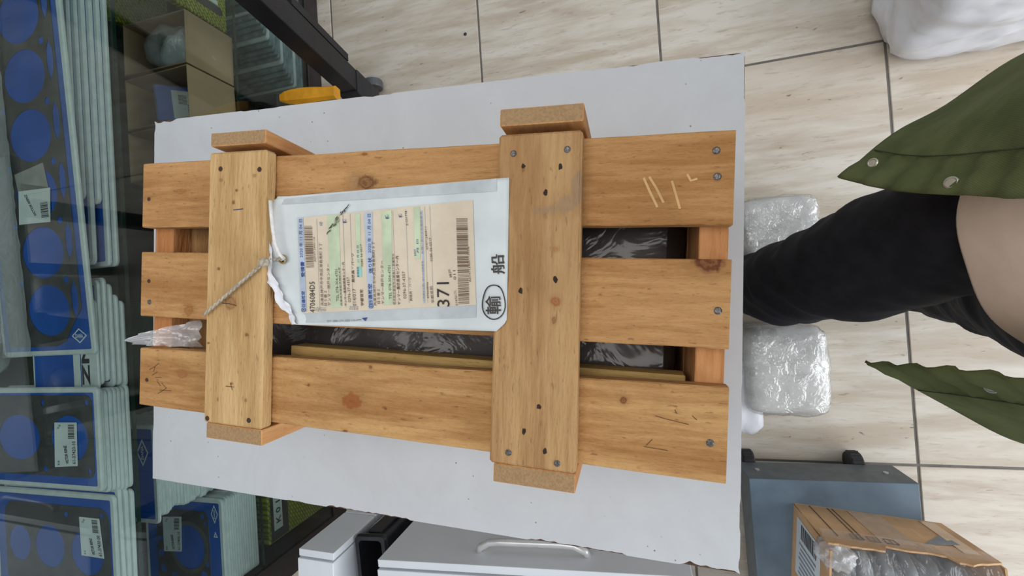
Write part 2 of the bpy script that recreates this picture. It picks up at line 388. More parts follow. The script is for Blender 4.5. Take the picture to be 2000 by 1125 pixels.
struct(MB().box(jx-3.6, jx+2.4, 2.2, 2.3, 0, 2.8).build('wall_back', plain('painted_wall', srgb(200, 198, 192), .8, var=.02, vs=3)))
# ------------------------------------------------------------------ table
TZ = .81
ta = YT-YW
tcx, tcy = (.3236-.3934)/2, (.9217-.151)/2
def rotz(x, y, a): return (x*math.cos(a)-y*math.sin(a), x*math.sin(a)+y*math.cos(a))
tx, ty = rotz(tcx, tcy, ta)
tbl = thing('work_table', 'white painted board table with chipped edges under the wooden crate', 'table', (tx, ty, 0), ta)
hx, hy = (.3236+.3934)/2, (.9217+.151)/2
MB().box(-hx+.001, hx-.001, -hy+.001, hy-.001, TZ-.022, TZ-.0008).build('board_core', M['chip'], tbl)
pts = []
def edge(p, q, n, chips, sd):
    p = Vector(p); q = Vector(q); nrm = Vector((-(q-p).y, (q-p).x)).normalized()
    for i in range(n):
        t = i/n; dep = 0.0
        for c0, c1, a in chips:
            if c0 < t < c1: dep = max(dep, a*(.4+.6*abs(nz((t*90, sd, 0)))*2))
        dep += .0004*abs(nz((t*40, sd+3, 1)))
        pts.append(tuple((p+(q-p)*t+nrm*dep)))
edge((-hx,-hy),(hx,-hy),90,[(.0,.03,.004),(.08,.14,.003),(.33,.36,.002),(.9,1,.004)],1)      # near edge (-Y)
edge((hx,-hy),(hx,hy),130,[(.0,.06,.004),(.12,.2,.002),(.5,.55,.002),(.72,.80,.002),(.95,1,.006)],2)   # right (+X)
edge((hx,hy),(-hx,hy),90,[(0,.03,.006),(.62,.86,.004)],3)
edge((-hx,hy),(-hx,-hy),150,[(.3,.34,.002),(.38,.53,.0045),(.72,.86,.0045),(.93,1,.006)],4)
MB().prism(pts, TZ-.0008, TZ).build('painted_top', M['board'], tbl)
for sx_ in (-1, 1):
    for sy_ in (-1, 1):
        MB().box(sx_*(hx-.09)-.02, sx_*(hx-.09)+.02, sy_*(hy-.10)-.02, sy_*(hy-.10)+.02, 0, TZ-.022).build('leg', M['steelleg'], tbl, .002)
for s_ in (-1, 1):
    MB().box(s_*(hx-.09)-.01, s_*(hx-.09)+.01, -hy+.12, hy-.12, TZ-.07, TZ-.022).build('apron', M['steelleg'], tbl)
    MB().box(-hx+.11, hx-.11, s_*(hy-.10)-.01, s_*(hy-.10)+.01, TZ-.07, TZ-.022).build('apron', M['steelleg'], tbl)
# ------------------------------------------------------------------ crate
ca = YC-YW
cc = (-.0165, .28)
cwx, cwy = rotz(cc[0], cc[1], ca)
crate = thing('wooden_crate', 'small pine slat crate with two cross battens lying on the white table', 'crate', (cwx, cwy, TZ), ca)
def L(px, py, z):                             # pixel on a plane of the crate -> crate-local
    p = at(px, py, z, FC); return Vector((p.x-cc[0], p.y-cc[1], z-TZ))
ZS, ZB, ZP = 1.02, 1.038, 1.036
PINE_L, PINE_D = srgb(197, 151, 100), srgb(162, 114, 66)
BAT_L, BAT_D = srgb(206, 172, 122), srgb(176, 138, 90)
KN = srgb(112, 66, 34)
def knot(px, py, z, rpx, rpy, col=KN, st=.9):  # r in image px across(y)/along(x)
    p = L(px, py, z); q = L(px, py-rpy, z); r = L(px-rpx, py, z)
    return (p.x, p.y, abs(q.x-p.x), abs(r.y-p.y), col, st)
k1 = [knot(714, 357, ZS, 24, 15, srgb(104, 66, 40)), knot(690, 355, ZS, 12, 18, srgb(168, 130, 92), .7), knot(712, 301, ZS, 6, 3, srgb(140, 72, 36)), knot(352, 374, ZS, 14, 6, srgb(150, 98, 52), .6)]
k2 = [knot(1385, 512, ZS, 34, 22, srgb(92, 40, 22)), knot(369, 606, ZS, 10, 12, srgb(150, 96, 48), .8)]
k3 = [knot(355, 730, ZS, 13, 11, srgb(150, 100, 56), .8), knot(1218, 781, ZS, 8, 9, srgb(110, 60, 30), .9), knot(724, 717, ZS, 4, 4), knot(603, 752, ZS, 3, 3), knot(753, 798, ZS, 3, 3), knot(674, 842, ZS, 5, 3)]
slats = [((.0632,.651,.1510),(.0610,-.0924,.1504), k1), ((-.0590,.651,.0295),(-.0564,-.0924,.0286), k2), ((-.1818,.650,-.1030),(-.1836,-.0938,-.0920), k3)]
for i, ((a0, ya, a1), (b0, yb, b1), kk) in enumerate(slats):
    ox, oy = cc; z0, z1 = ZS-.0165-TZ, ZS-TZ
    P_ = [(b0-ox,yb-oy),(b1-ox,yb-oy),(a1-ox,ya-oy),(a0-ox,ya-oy)]
    m = wood('pine_top_board', PINE_L if i < 2 else srgb(201,157,104), PINE_D, 'Y', kk, [knot(688, 783, ZS, 20, 17, srgb(146, 74, 32), .85)] if i == 2 else [], seed=i*3+1, saw=.9)
    n = 26; rings = []                         # slightly wavy sawn board
    for t in range(n+1):
        f = t/n; A = Vector(P_[0]).lerp(Vector(P_[3]), f); B = Vector(P_[1]).lerp(Vector(P_[2]), f)
        e0 = .0007*nz((f*9, i, 0)); e1 = .0007*nz((f*9, i, 5))
        rings.append([(A.x+e0, A.y, z0), (B.x+e1, B.y, z0), (B.x+e1, B.y, z1-.0012), (B.x+e1-.0012, B.y, z1), (A.x+e0+.0012, A.y, z1), (A.x+e0, A.y, z1-.0012)])
    MB().loft(rings).build('top_board', m, crate)
b1k = [knot(450, 592, ZB, 13, 16, srgb(140, 98, 60), .8), knot(462, 372, ZB, 3, 3), knot(456, 395, ZB, 3, 4), knot(452, 749, ZB, 3, 3), knot(427, 525, ZB, 3, 3), knot(482, 654, ZB, 4, 4), knot(407, 670, ZB, 3, 2), knot(425, 780, ZB, 2, 5, KN, .6), knot(480, 782, ZB, 3, 5, KN, .6), knot(432, 352, ZB, 4, 4, KN, .5), knot(497, 343, ZB, 4, 4, KN, .5)]
b2s = [knot(1128, 365, ZB, 14, 34, srgb(136, 118, 104), .55), knot(1105, 400, ZB, 22, 20, srgb(140, 122, 106), .5), knot(1065, 412, ZB, 26, 10, srgb(140, 122, 106), .4)]
b2k = [knot(1085, 589, ZB, 11, 11, srgb(150, 88, 42), .8), knot(1082, 626, ZB, 5, 8, srgb(120, 74, 40), .7), knot(1084, 487, ZB, 7, 5, srgb(170, 116, 60), .7), knot(1022, 330, ZB, 4, 8, KN, .5)]
for i, (x0, x1, y0, y1, kk) in enumerate(((-.1863,.1541,.4268,.5151,b1k),(-.1868,.1535,.0470,.1345,b2k))):
    m = wood('pine_cross_batten', BAT_L if i == 0 else srgb(188,150,104), BAT_D if i == 0 else srgb(158,118,76), 'X', kk, b2s if i else [], seed=20+i, saw=.6)
    sk = .0007 if i == 0 else .0017
    o = MB().hexa([(x0-cc[0],y0-sk-cc[1],ZS-TZ),(x1-cc[0],y0+sk-cc[1],ZS-TZ),(x1-cc[0],y1-cc[1],ZS-TZ),(x0-cc[0],y1+.0008-cc[1],ZS-TZ),
                   (x0-cc[0],y0-sk-cc[1],ZB-TZ),(x1-cc[0],y0+sk-cc[1],ZB-TZ),(x1-cc[0],y1-cc[1],ZB-TZ),(x0-cc[0],y1+.0008-cc[1],ZB-TZ)]).build('cross_batten', m, crate, .0026)
END = plain('post_end_grain', srgb(168, 136, 98), .9, var=.08, vs=420, bmp=.5)
pw = [wood('pine_post', srgb(212,162,110), srgb(190,134,84), 'Z', seed=40+i, saw=.4) for i in range(2)]
for i, (xi, xo, y0, y1, tilt) in enumerate(((.1623,.1790,.4305,.5153,.0125),(-.1870,-.2064,.4263,.5129,0),(.1627,.1804,.0482,.1344,.0125),(-.1873,-.2068,.0458,.1309,0))):
    zt = ZP-TZ; a, b_2 = min(xi,xo)-cc[0], max(xi,xo)-cc[0]; y0 -= cc[1]; y1 -= cc[1]; t = tilt*(1 if xi > 0 else -1)
    po = MB().hexa([(a-t,y0,0),(b_2-t,y0,0),(b_2-t,y1,0),(a-t,y1,0),(a,y0,zt),(b_2,y0,zt),(b_2,y1,zt),(a,y1,zt)]).build('post', pw[i%2], crate, .001)
    po.data.materials.append(END)
    for pf in po.data.polygons:
        if pf.normal.z > .9: pf.material_index = 1
we = wood('pine_end_board', srgb(206,150,100), srgb(174,114,66), 'X', seed=51)
wsd = wood('pine_side_board', srgb(206,160,104), srgb(178,126,74), 'Y', seed=52)
for y0, y1 in ((.6175,.6508),(-.0925,-.0657)):
    for z0, z1 in ((.0185, .1), (.104, .193)):
        MB().box(-.176-cc[0], .144-cc[0], y0-cc[1], y1-cc[1], z0, z1).build('end_board', we, crate, .001)
for x0, x1 in ((.133,.1485),(-.1825,-.167)):
    for z0, z1 in ((.0185, .09), (.11, .193)):
        MB().box(x0-cc[0], x1-cc[0], -.065-cc[1], .617-cc[1], z0, z1).build('side_board', wsd, crate, .001)
for x0, x1 in ((-.182,-.09),(-.06,.03),(.06,.148)):
    MB().box(x0-cc[0], x1-cc[0], -.0925-cc[1], .65-cc[1], 0, .018).build('bottom_board', wsd, crate, .001)
MB().box(-.120-cc[0], -.090-cc[0], -.0592-cc[1], .43-cc[1], .150, .178).build('inner_rail', wood('pine_inner_rail', srgb(190,158,100), srgb(160,126,72), 'Y', seed=61), crate, .001)
MB().box(-.12-cc[0], .12-cc[0], .575-cc[1], .6165-cc[1], .10, .168).build('inner_cleat', wood('rough_cleat', srgb(170,130,84), srgb(136,98,58), 'X', seed=63, saw=1), crate, .001)
# nails and nail holes
nm = MB().loft([[(.0034*math.cos(a*PI/5), .0034*math.sin(a*PI/5), z) for a in range(10)] for z in (-.006, .0004)]+[[(.0024*math.cos(a*PI/5), .0024*math.sin(a*PI/5), .0010) for a in range(10)]])
def nail(px, py, z, mat, r=1.0, name='nail'):
    p = L(px, py, z); k = MB(); k.v = [(p.x+x*r, p.y+y*r, p.z+zz) for x, y, zz in nm.v]; k.f = list(nm.f); return k.build(name, mat, crate)
for px, py in ((1003,300),(1108,292),(993,884),(1088,905)): nail(px, py, ZB, M['nail'], 1.0)
for px, py in ((431,330),(507,331),(405,817),(486,821)): nail(px, py, ZB, M['rust'], .92)
for px, py in ((1399,294),(1401,345),(1402,607),(1387,865)): nail(px, py, ZS, M['nail'], 1.1)
nail(292, 590, ZS, M['nail'], 1.0)
for px, py in ((291,389),(291,549),(287,742)): nail(px, py, ZS, M['rust'], .8)
for px, py in ((1022,325),(1094,326),(1065,376),(1017,569),(1085,546),(1052,794),(1023,843),(1065,881)):
    p = L(px, py, ZB); q = [(p.x+.0026*(1+.4*random.uniform(-1,1))*math.cos(a*PI/4)*1.3, p.y+.0022*(1+.4*random.uniform(-1,1))*math.sin(a*PI/4)) for a in range(8)]
    MB().prism(q, p.z-.001, p.z+.0002).build('nail_hole', M['nailhole'], crate)
def strokes(name, polys, z, wpx, mat, parent=crate):
    mb = MB()
    for pl in polys:
        q = [L(x, y, z) for x, y in pl]; vs, fs = ribbon([(p.x, p.y) for p in q], wpx*.00052, lambda x, y: (x, y, z-TZ+.0003)); mb.add(vs, fs)
    return mb.build(name, mat, parent)
strokes('pencil_mark', [[(292,722),(301,717),(311,709)],[(303,716),(300,726)],[(297,733),(308,726)],[(303,737),(316,737)],[(307,745),(314,754)],[(316,748),(324,757)],[(308,769),(318,763),(326,757)],[(312,762),(335,763)]], ZS, 1.6, M['pencil'])
strokes('pen_dash', [[(456,410),(466,409),(475,408)]], ZB, 2.2, M['pen'])
strokes('pen_dash', [[(441,754),(458,756)],[(450,748),(454,762)]], ZB, 1.8, M['pencil'])
strokes('pen_dash', [[(434,592),(448,593),(462,597)]], ZB, 1.6, M['rust'])
strokes('saw_gouge', [[(1257,347),(1268,372),(1284,405)],[(1268,345),(1282,368),(1296,396)],[(1312,353),(1320,380),(1328,408)],[(1342,340),(1349,353),(1362,349)]], ZS, 4.5, M['gouge'])
strokes('pencil_mark', [[(1280,812),(1300,818),(1345,829)],[(1262,870),(1274,858)],[(1258,872),(1304,880)],[(1318,800),(1322,808)],[(1352,812),(1361,820)]], ZS, 1.5, M['pencil'])
# contents: dark machine part wrapped in film, film tongue sticking out
part = thing('wrapped_machine_part', 'dark machine part in clear film seen through the gaps of the crate', 'machine part', (cwx, cwy, TZ+.018), ca)
blob('part_body', M['dark_part'], part, (0, -.02, .052), (.285, .635, .104), .03, 2, 3, 4, 9)
mb = MB(); n1, n2 = 26, 60; gr = []
for i in range(n1+1):
    gr.append([])
    for j in range(n2+1):
        x = -.135+.27*i/n1; y = -.32+.62*j/n2
        z = .112+.008*nz((x, y, 0), 16, 1)+.005*(1-2*abs(nz((x, y, 1), 13, 2)))-.03*max(0, abs(x)-.115)/.02
        gr[-1].append((x, y, z))
mb.loft(gr, closed=False, cap=False).build('film_wrap', M['film'], part, smooth=True)
A, B = L(252, 668, 1.03), L(398, 640, 1.005)
rows = []
for i in range(15):
    f = i/14; px = 255+(400-255)*f; ce = 664-(12*f); wd = 4+38*f**.7
    row = []
    for j in range(9):
        g = j/8-.5; p = L(px, ce+2*g*wd*(.55 if g < 0 else .5)*1.2, 1.03-.045*f)
        row.append((p.x, p.y, p.z-.018+.012*nz((px, g*60, 3), .06, 4)+.010*(1-2*abs(nz((px, g*50, 9), .05, 2)))))
    rows.append(row)
tg = MB().loft(rows, closed=False, cap=False).build('film_tongue', M['film_tongue'], part, smooth=True)
# ------------------------------------------------------------------ shipping tag
TG = thing('shipping_tag', 'white shipping tag with a beige waybill slip tied to the crate by string', 'tag', (cwx, cwy, TZ+.21), ca)
def tag_h(y):                                 # height of the tag above the slat tops (crate-local y)
    a, b2 = .1345-cc[1], .1345-cc[1]+.075
    t = min(1, max(0, (b2-y)/(b2-a))); return .003+.0163*t*t*(3-2*t)
def TP(px, py, dz=0):                         # pixel on the tag surface -> tag-local
    z = ZS+.004
    for _ in range(4):
        p = L(px, py, z); z = ZS+tag_h(p.y)
    return Vector((p.x, p.y, tag_h(p.y)+dz))
def quad_grid(name, q, dz, mat, nu=4, nv=18, amp=0, th=0):   # px corners tl,tr,br,bl
    rows = []
    for i in range(nv+1):
        a = Vector(q[0]).lerp(Vector(q[1]), i/nv); b = Vector(q[3]).lerp(Vector(q[2]), i/nv)
        rows.append([TP(*a.lerp(b, j/nu), dz+(amp*nz((i*.5, j*.5, dz*900), 1, 3) if amp else 0)) for j in range(nu+1)])
    return MB().loft(rows, closed=False, cap=False).build(name, mat, TG, smooth=True)
# card: left edge torn and crumpled
lefts = [(547,385),(541,388),(536,392),(531,410),(529,430),(528,450),(526,470),(527,490),(528,506),(527,525),(530,545),(538,558),(548,568),(553,580),(556,592),(566,604),(574,615),(579,626),(582,634)]
def lerp_edge(f, P): 
    s = f*(len(P)-1); i = min(len(P)-2, int(s)); return Vector(P[i]).lerp(Vector(P[i+1]), s-i)
rows = []; NV = 36; NU = 44
for i in range(NV+1):
    f = i/NV; a = lerp_edge(f, lefts); b = Vector((995, 347)).lerp(Vector((990, 628)), f/.93) if f < .93 else Vector((990, 628)).lerp(Vector((970, 647)), (f-.93)/.07)
    row = []
    for j in range(NU+1):
        g = j/NU; q = a.lerp(b, g); e = max(0, 1-(q.x-a.x)/22)
        row.append(TP(q.x, q.y, e*(.004+.004*nz((q.x*.09, q.y*.11, 0), 1, 2)+.003*nz((q.x*.2, q.y*.25, 0), 1, 6))))
    rows.append(row)
card = MB().loft(rows, closed=False, cap=False).build('tag_card', M['card'], TG, smooth=True)
so = card.modifiers.new('thick', 'SOLIDIFY'); so.thickness = .0009; so.offset = -1
# crumpled torn strip along the left
rows = []
stripL = [(526,388),(524,410),(523,430),(522,455),(521,480),(522,506),(521,530),(524,545),(536,556),(548,572),(551,590),(562,604),(576,612),(580,633)]
stripR = [(533,389),(533,412),(533,432),(534,455),(536,478),(541,503),(543,528),(549,548),(557,560),(564,580),(572,592),(578,604),(584,620),(586,632)]
for i in range(53):
    f = i/52; a = lerp_edge(f, stripL); b = lerp_edge(f, stripR)
    rows.append([TP(*a.lerp(b, j/7), .007+.004*nz((f*15, j*.6, 0), 1, 8)+.0025*(1-2*abs(nz((f*11, j*.5, 4), 1, 9)))) for j in range(8)])
MB().loft(rows, closed=False, cap=False).build('torn_edge', M['paper'], TG, smooth=True)
quad_grid('tape_strip', [(550,390),(971,349),(971,374),(551,400)], .0014, M['pouch'], 4, 44, .0002)
quad_grid('pouch_strip', [(588,611),(931,595),(931,620),(589,631)], .0014, M['pouch'], 4, 44, .0002)
slip = quad_grid('waybill_slip', [(583.5,426.5),(924.5,391.6),(931,595.5),(591,612)], .0017, M['slip'], 24, 44)
for q, mt in (([(583.3,426.6),(594.5,425.4),(601.7,608.2),(590.4,609.6)],'bluepale'), ([(641.6,421.5),(664,419.5),(670,600),(648.7,601)],'greenpale'), ([(695.8,419),(705,418),(708.3,520.5),(699.3,520.5)],'greenpale'),
              ([(699.5,521.5),(708.3,521.5),(709,541),(700,541)],'tealpale'), ([(713,416),(729.5,414),(731.6,602.4),(721.3,603.5)],'bluepale'), ([(747,414),(766.3,411),(769.4,594),(752,596)],'greenpale'),
              ([(809.3,406),(822,404),(823,506),(812,506)],'greenpale'), ([(823.5,412),(827,411),(832,592),(829,592)],'bluepale')):
    quad_grid('print_band', q, .0021, M[mt], 10, 12)
mb = MB()                                     # table rules
for x0, y0, x1, y1 in ((621,428,627,605),(672,420,678,600),(686,418,692,600),(769,412,775,594),(794,409,801,592),(831,404,837,591),(841,403,848,590)):
    mb.add(*ribbon([(x0,y0),(x1,y1)], .5, lambda x, y: TP(x, y, .0023)))
mb.build('table_rule', M['ink_grey'], TG)
def T(s, p0, p1, h, mat='ink_brown', bold=0, name='print_text'):
    p0 = Vector(p0); p1 = Vector(p1); d = p1-p0; up = Vector((d.y, -d.x)).normalized()*h   # glyph up points to photo left
    if up.x > 0: up = -up
    vs, fs = fit_text(s, lambda u, v: TP(*(p0+d*u+up*v), .0025), bold)
    if vs: raw(name, vs, fs, M[mat], TG)
T('日通航空', (599.6,599), (598,568.7), 7, 'ink_blue', .02); T('受領書', (598.6,541), (596.6,511), 7.5, 'ink_blue', .015)
T('2020 年 11 月 04 日', (594.5,503), (593,428.6), 6.8, 'ink_blue')
T('4706084D5', (618,610), (617,550), 10, 'ink_black'); T('A07471240511A', (619.5,511.5), (617.4,463), 3.2)
T('兵庫県神戸市中央区港島南町３丁', (635,597), (631,474.6), 6); T('目５番２', (641.6,597), (640.5,567.7), 5.6); T('ヤンマー神戸センター', (648.7,597), (646,515.5), 6)
T('TEL 078-304-4701', (664.5,588), (662,525.8), 5); T('様', (680,436), (679,427.5), 8, 'ink_blue', .03); T('印', (633,441), (632.6,434), 6, 'ink_blue')
T('兵庫県芳賀郡芳賀町大字', (671.5,597), (667,522), 4); T('ヤンマー産業㈱関東センター内', (680,597), (675,512), 5, 'ink_brown', .01); T('0296-37-4357', (687.6,590), (684.5,541), 5)
T('014/017', (698.4,597.3), (696.8,563.6), 6); T('農機具・パーツ', (695,552), (693.7,495), 5.5, 'ink_brown', .01); T('配達指定', (704,541), (703,521), 4, 'ink_blue'); T('11 月 05 日', (704,512), (703,480), 4, 'ink_blue'); T('0285 56 0517', (711.5,520.7), (709,477), 3.6)
T('宇都宮航', (713,597), (711,564.6), 6, 'ink_brown', .02)
T('お届け先', (640,608), (640,600), 22, 'ink_grey'); T('品名', (702,605), (702,598), 18, 'ink_grey')
T('日通航空', (730.5,594), (728.5,554.4), 8, 'ink_blue', .02); T('送り状', (730.5,534), (728.5,503), 8, 'ink_blue', .015); T('2020 年 11 月 04 日', (727.5,494), (726.4,418.4), 7, 'ink_blue')
T('兵庫県神戸市中央区港島南町３丁', (737.7,597), (733.6,471.6), 5.6); T('目５番２', (744.8,593), (743.8,564.6), 5.6); T('ヤンマー神戸センター', (753,594), (751,509.4), 6); T('TEL 078-304-4701', (767,584), (765,518.6), 5)
T('様', (763,428), (762,419), 8, 'ink_blue', .03); T('栃木県宇都宮市江曽島1丁目番地ら', (774.7,595), (772.4,495.6), 5); T('ヤンマー農機産業センター内', (785,595), (780.4,500), 6.5, 'ink_brown', .01); T('0296-37-4357', (795.5,583), (792.7,530), 5.5)
T('様', (788,425), (787,417), 7, 'ink_blue', .03); T('21331778', (799,441), (796.6,412.4), 4, 'ink_black'); T('農機具・パーツ', (807.5,588), (804.7,541.8), 5); T('配達指定', (815,500), (814,487), 4, 'ink_blue'); T('月 日', (820,495), (819,468), 4, 'ink_blue')
T('ご依頼主お問い合わせ伝票番号', (832,588), (829,510), 4, 'ink_grey'); T('お問い合わせ先電話番号', (829,496), (826,414), 4, 'ink_grey')
T('47060846', (839.8,583), (838,551), 3.6); T('07471240511', (838,487.5), (835,443.5), 3.6); T('0285-56-0517', (846.8,510.6), (844,464.4), 4.4); T('宇都宮航', (849.8,591.5), (846.3,558), 5.5)
T('371', (879.8,598.4), (878.7,551), 24, 'ink_black'); T('神戸', (885.5,541.8), (882.5,525.6), 6, 'ink_brown'); T('011', (892.5,546), (891,528), 5, 'ink_brown'); T('01470171', (896,596), (893,568), 4.5); T('A07471240511701A', (921.4,551), (918,481.7), 3.6)
T('お届先番号', (697,627), (640,629), 4, 'ink_grey')
def bars(q, n, seed):                         # barcode: px corners of the strip; bars lie across
    rnd = random.Random(seed); mb = MB(); a0, a1, b1, b0 = [Vector(p) for p in q]; t = 0.0; wd = []
    for i in range(n): wd.append((rnd.choice((.5, .5, 1, 1.4)), rnd.choice((.6, 1, 1.5))))
    tot = sum(x+y for x, y in wd)
    for x, y in wd:
        c = (a0.lerp(b0, t/tot), a1.lerp(b1, t/tot), a1.lerp(b1, (t+x)/tot), a0.lerp(b0, (t+x)/tot)); t += x+y
        mb.add([TP(*p, .0025) for p in c], [(0,1,2,3)])
    mb.build('barcode', M['ink_brown'], TG)
bars([(596.6,442),(612,442),(616,523.7),(600.7,524.7)], 34, 3); bars([(892.5,427.4),(914.5,427.4),(918,595),(897,596)], 60, 5)
for cx, cy in ((596,605), (727,598)):
    vs, fs = flat2d([circ(0,0,4.2), circ(0,0,3.1), circ(0,0,1.5)], 0); raw('circle_mark', [TP(cx+v.x, cy+v.y, .0026) for v in vs], fs, M['ink_blue'], TG)
raw('arrow_mark', [TP(709,621,.0026), TP(720,619.5,.0026), TP(716,627,.0026)], [(0,1,2)], M['ink_blue'], TG)
raw('arrow_mark', *ribbon([(698,625),(708,624)], .9, lambda x, y: TP(x, y, .0026)), M['ink_black'], TG)
# smear across the slip
mb = MB(); rs_ = random.Random(4)
for k in range(46):
    f = rs_.random()**.9; cx, cy = 641+43*f, 458-57*f; wq = 5.5*math.sin(PI*min(1, .08+f*.95)); cx += rs_.uniform(-1, 1)*wq*.8; cy += rs_.uniform(-1, 1)*wq*.6; l_ = rs_.uniform(2, 6)
    mb.add(*ribbon([(cx-l_*.5, cy+l_*.66), (cx, cy+rs_.uniform(-.6, .6)), (cx+l_*.5, cy-l_*.66)], [.2, rs_.uniform(.8, 2.4), .2], lambda x, y: TP(x, y, .0029+.00002*k)))
mb.build('dirt_smear', M['smear'], TG)
# handwriting 船 and circled 輸
T('船', (988,535), (986,496), 27, 'marker', .012, 'handwriting'); T('輸', (980,613), (979,577), 30, 'marker', .012, 'handwriting')
ov = [(966+22*math.cos(t)*(1+.06*math.sin(3*t)), 590+35*math.sin(t)*(1+.05*math.cos(2*t))) for t in [i*2*PI/34-1.2 for i in range(36)]]
raw('handwriting', *ribbon(ov, 2.4, lambda x, y: TP(x, y, .0029)), M['marker'], TG)
# eyelet
e0 = TP(556.5, 506.5, .004)
mb = MB(); rings = []
for k in range(21):
    a = 2*PI*k/20; rings.append([(e0.x+(.0046+.0012*math.cos(t*PI/4))*math.cos(a), e0.y+(.0046+.0012*math.cos(t*PI/4))*math.sin(a), e0.z+.0009*math.sin(t*PI/4)) for t in range(8)])
mb.loft(rings, cap=False).build('eyelet', M['brass'], TG, smooth=True)
MB().prism([(e0.x+.0042*math.cos(k*PI/8), e0.y+.0042*math.sin(k*PI/8)) for k in range(16)], e0.z-.0012, e0.z-.0003).build('eyelet_hole', M['hole'], TG)
def pathp(pl, dz): return [Vector((*(L(x, y, ZS+z).xy), z+dz)) for x, y, z in pl]
for k in range(2):
    pl = []
    for i in range(41):
        f = i/40; px = 557+(398-557)*f if f > .25 else 557-f*4*37; py = 507+(615-507)*max(0, (f-.22))/.78
        z = .009 if f < .2 else (.009+.014*min(1, (f-.2)/.15)); p = L(px, py, ZS+z); tw = f*60+k*PI
        pl.append((p.x+.0011*math.cos(tw), p.y+.0011*math.cos(tw)*.5, z+.0011*math.sin(tw)))
    MB().tube(pl, .0013, 6).build('string', M['string'], TG, smooth=True)
MB().tube([(p.x, p.y, p.z) for p in pathp([(528,392,.016),(530,420,.017),(533,450,.016),(538,478,.016),(546,497,.015),(555,506,.010)], 0)], .0022, 7).build('cord', M['cord'], TG, smooth=True)
kp = L(521, 513, ZS+.02)
blob('knot', M['string'], TG, (kp.x, kp.y, .024), (.010, .013, .008), .2, 3, 2, 3)
# ------------------------------------------------------------------ glass display case
CX0, CX1, CY0, CY1, CZ = -.865, 1.30, 1.115, 1.66, 1.05
SH1, SH2, DK = .722, .385, .073
case = thing('display_case', 'dark framed glass display counter full of gasket packs behind the table', 'display case', (.25, CY0, 0))
def cb(name, m, x0, x1, y0, y1, z0, z1, bev=0, par=None): return MB().box(x0-.25, x1-.25, y0-CY0, y1-CY0, z0, z1).build(name, m, par or case, bev)
cb('plinth', M['frame'], CX0, CX1, CY0, CY1, 0, DK, .002)
for x, wq in ((CX0, .085), (CX1-.045, .045)): cb('corner_post', M['frame'], x, x+wq, CY0, CY0+.035, DK, CZ-.03, .002); cb('corner_post', M['frame'], x, x+wq, CY1-.035, CY1, DK, CZ-.03, .002)
for y in (CY0, CY1-.035): cb('top_rail', M['frame'], CX0, CX1, y, y+.035, CZ-.03, CZ, .002)
for x in (CX0, CX1-.045): cb('top_rail', M['frame'], x, x+.045, CY0+.035, CY1-.035, CZ-.03, CZ, .002); cb('side_panel', M['frame'], x+(.06 if x < 0 else .008), x+(.075 if x < 0 else .02), CY0+.035, CY1-.035, DK, CZ-.03)
cb('back_panel', M['back'], CX0+.085, CX1-.045, CY1-.014, CY1-.004, DK, CZ-.03)
cb('front_glass', M['glass'], CX0+.085, CX1-.045, CY0+.002, CY0+.007, DK, CZ-.03)
cb('top_glass', M['glass'], CX0+.085, CX1-.045, CY0+.035, CY1-.035, CZ-.012, CZ-.006)
for z in (SH1, SH2):
    sh = cb('glass_shelf', M['shelf_glass'], CX0+.078, CX1-.045, CY0+.016, CY1-.016, z-.008, z)
    cb('glass_edge', M['glass_edge'], CX0+.078, CX1-.045, CY0+.0145, CY0+.0158, z-.008, z, 0, sh)
# ---- gasket packs
PM = {}
def slab(lx, ly, t, r=.012):
    k = (round(lx,3), round(ly,3), round(t,4))
    if k not in PM:
        o = []; rings = []
        for ins, z in ((t*.35, 0), (0, t*.3), (0, t*.7), (t*.35, t)):
            rings.append([(x, y, z) for x, y in rrect(-lx/2+ins, lx/2-ins, -ly/2+ins, ly/2-ins, r)])
        m = MB().loft(rings); me = bpy.data.meshes.new('gasket_pack'); me.from_pydata(m.v, [], m.f); me.materials.append(M['pack_edge']); PM[k] = me
    return PM[k]
def slab_print(lx, ly, t):
    k = ('p', round(lx,3), round(ly,3), round(t,4))
    if k not in PM:
        m = MB().prism(rrect(-lx/2+.012, lx/2-.012, -ly/2+.012, ly/2-.012, .004), t-.0004, t+.0003)
        me = bpy.data.meshes.new('printed_panel'); me.from_pydata(m.v, [], m.f); me.materials.append(M['pack_blue']); PM[k] = me
    return PM[k]
ORD = 'lowest second third fourth fifth sixth seventh eighth ninth tenth eleventh twelfth thirteenth fourteenth fifteenth sixteenth seventeenth eighteenth nineteenth twentieth'.split()
def nth(k, n):                                # which one of a stack, counted from the nearer end
    if k == n-1: return 'topmost'
    if k == 0: return 'lowest'
    return ORD[k]+' from bottom' if k < 15 else ORD[n-1-k]+' from top'
def pack(label, group, x0, x1, y0, y1, z, t, rz=0, prt=True, mat=None, name='gasket_pack', tilt=0):
    lx, ly = x1-x0, y1-y0
    o = link(name, slab(lx, ly, t)); o.location = ((x0+x1)/2, (y0+y1)/2, z); o.rotation_euler = (0, tilt, rz)
    tag(o, label, 'gasket pack', group)
    if mat: o.material_slots[0].link = 'OBJECT'; o.material_slots[0].material = mat
    if prt: link('printed_panel', slab_print(lx, ly, t), o)
    return o
def on(o, px, py, z):                         # photo pixel at height z -> local xy of an unrotated pack
    p = at(px, py, z); return (p.x-o.location.x, p.y-o.location.y)
def gasket(o, polys, z, th=.0012, mat='gasket', name='gasket'):
    vs, fs = flat2d(polys, th); return raw(name, [(v.x, v.y, v.z+z+th/2) for v in vs], fs, M[mat], o)
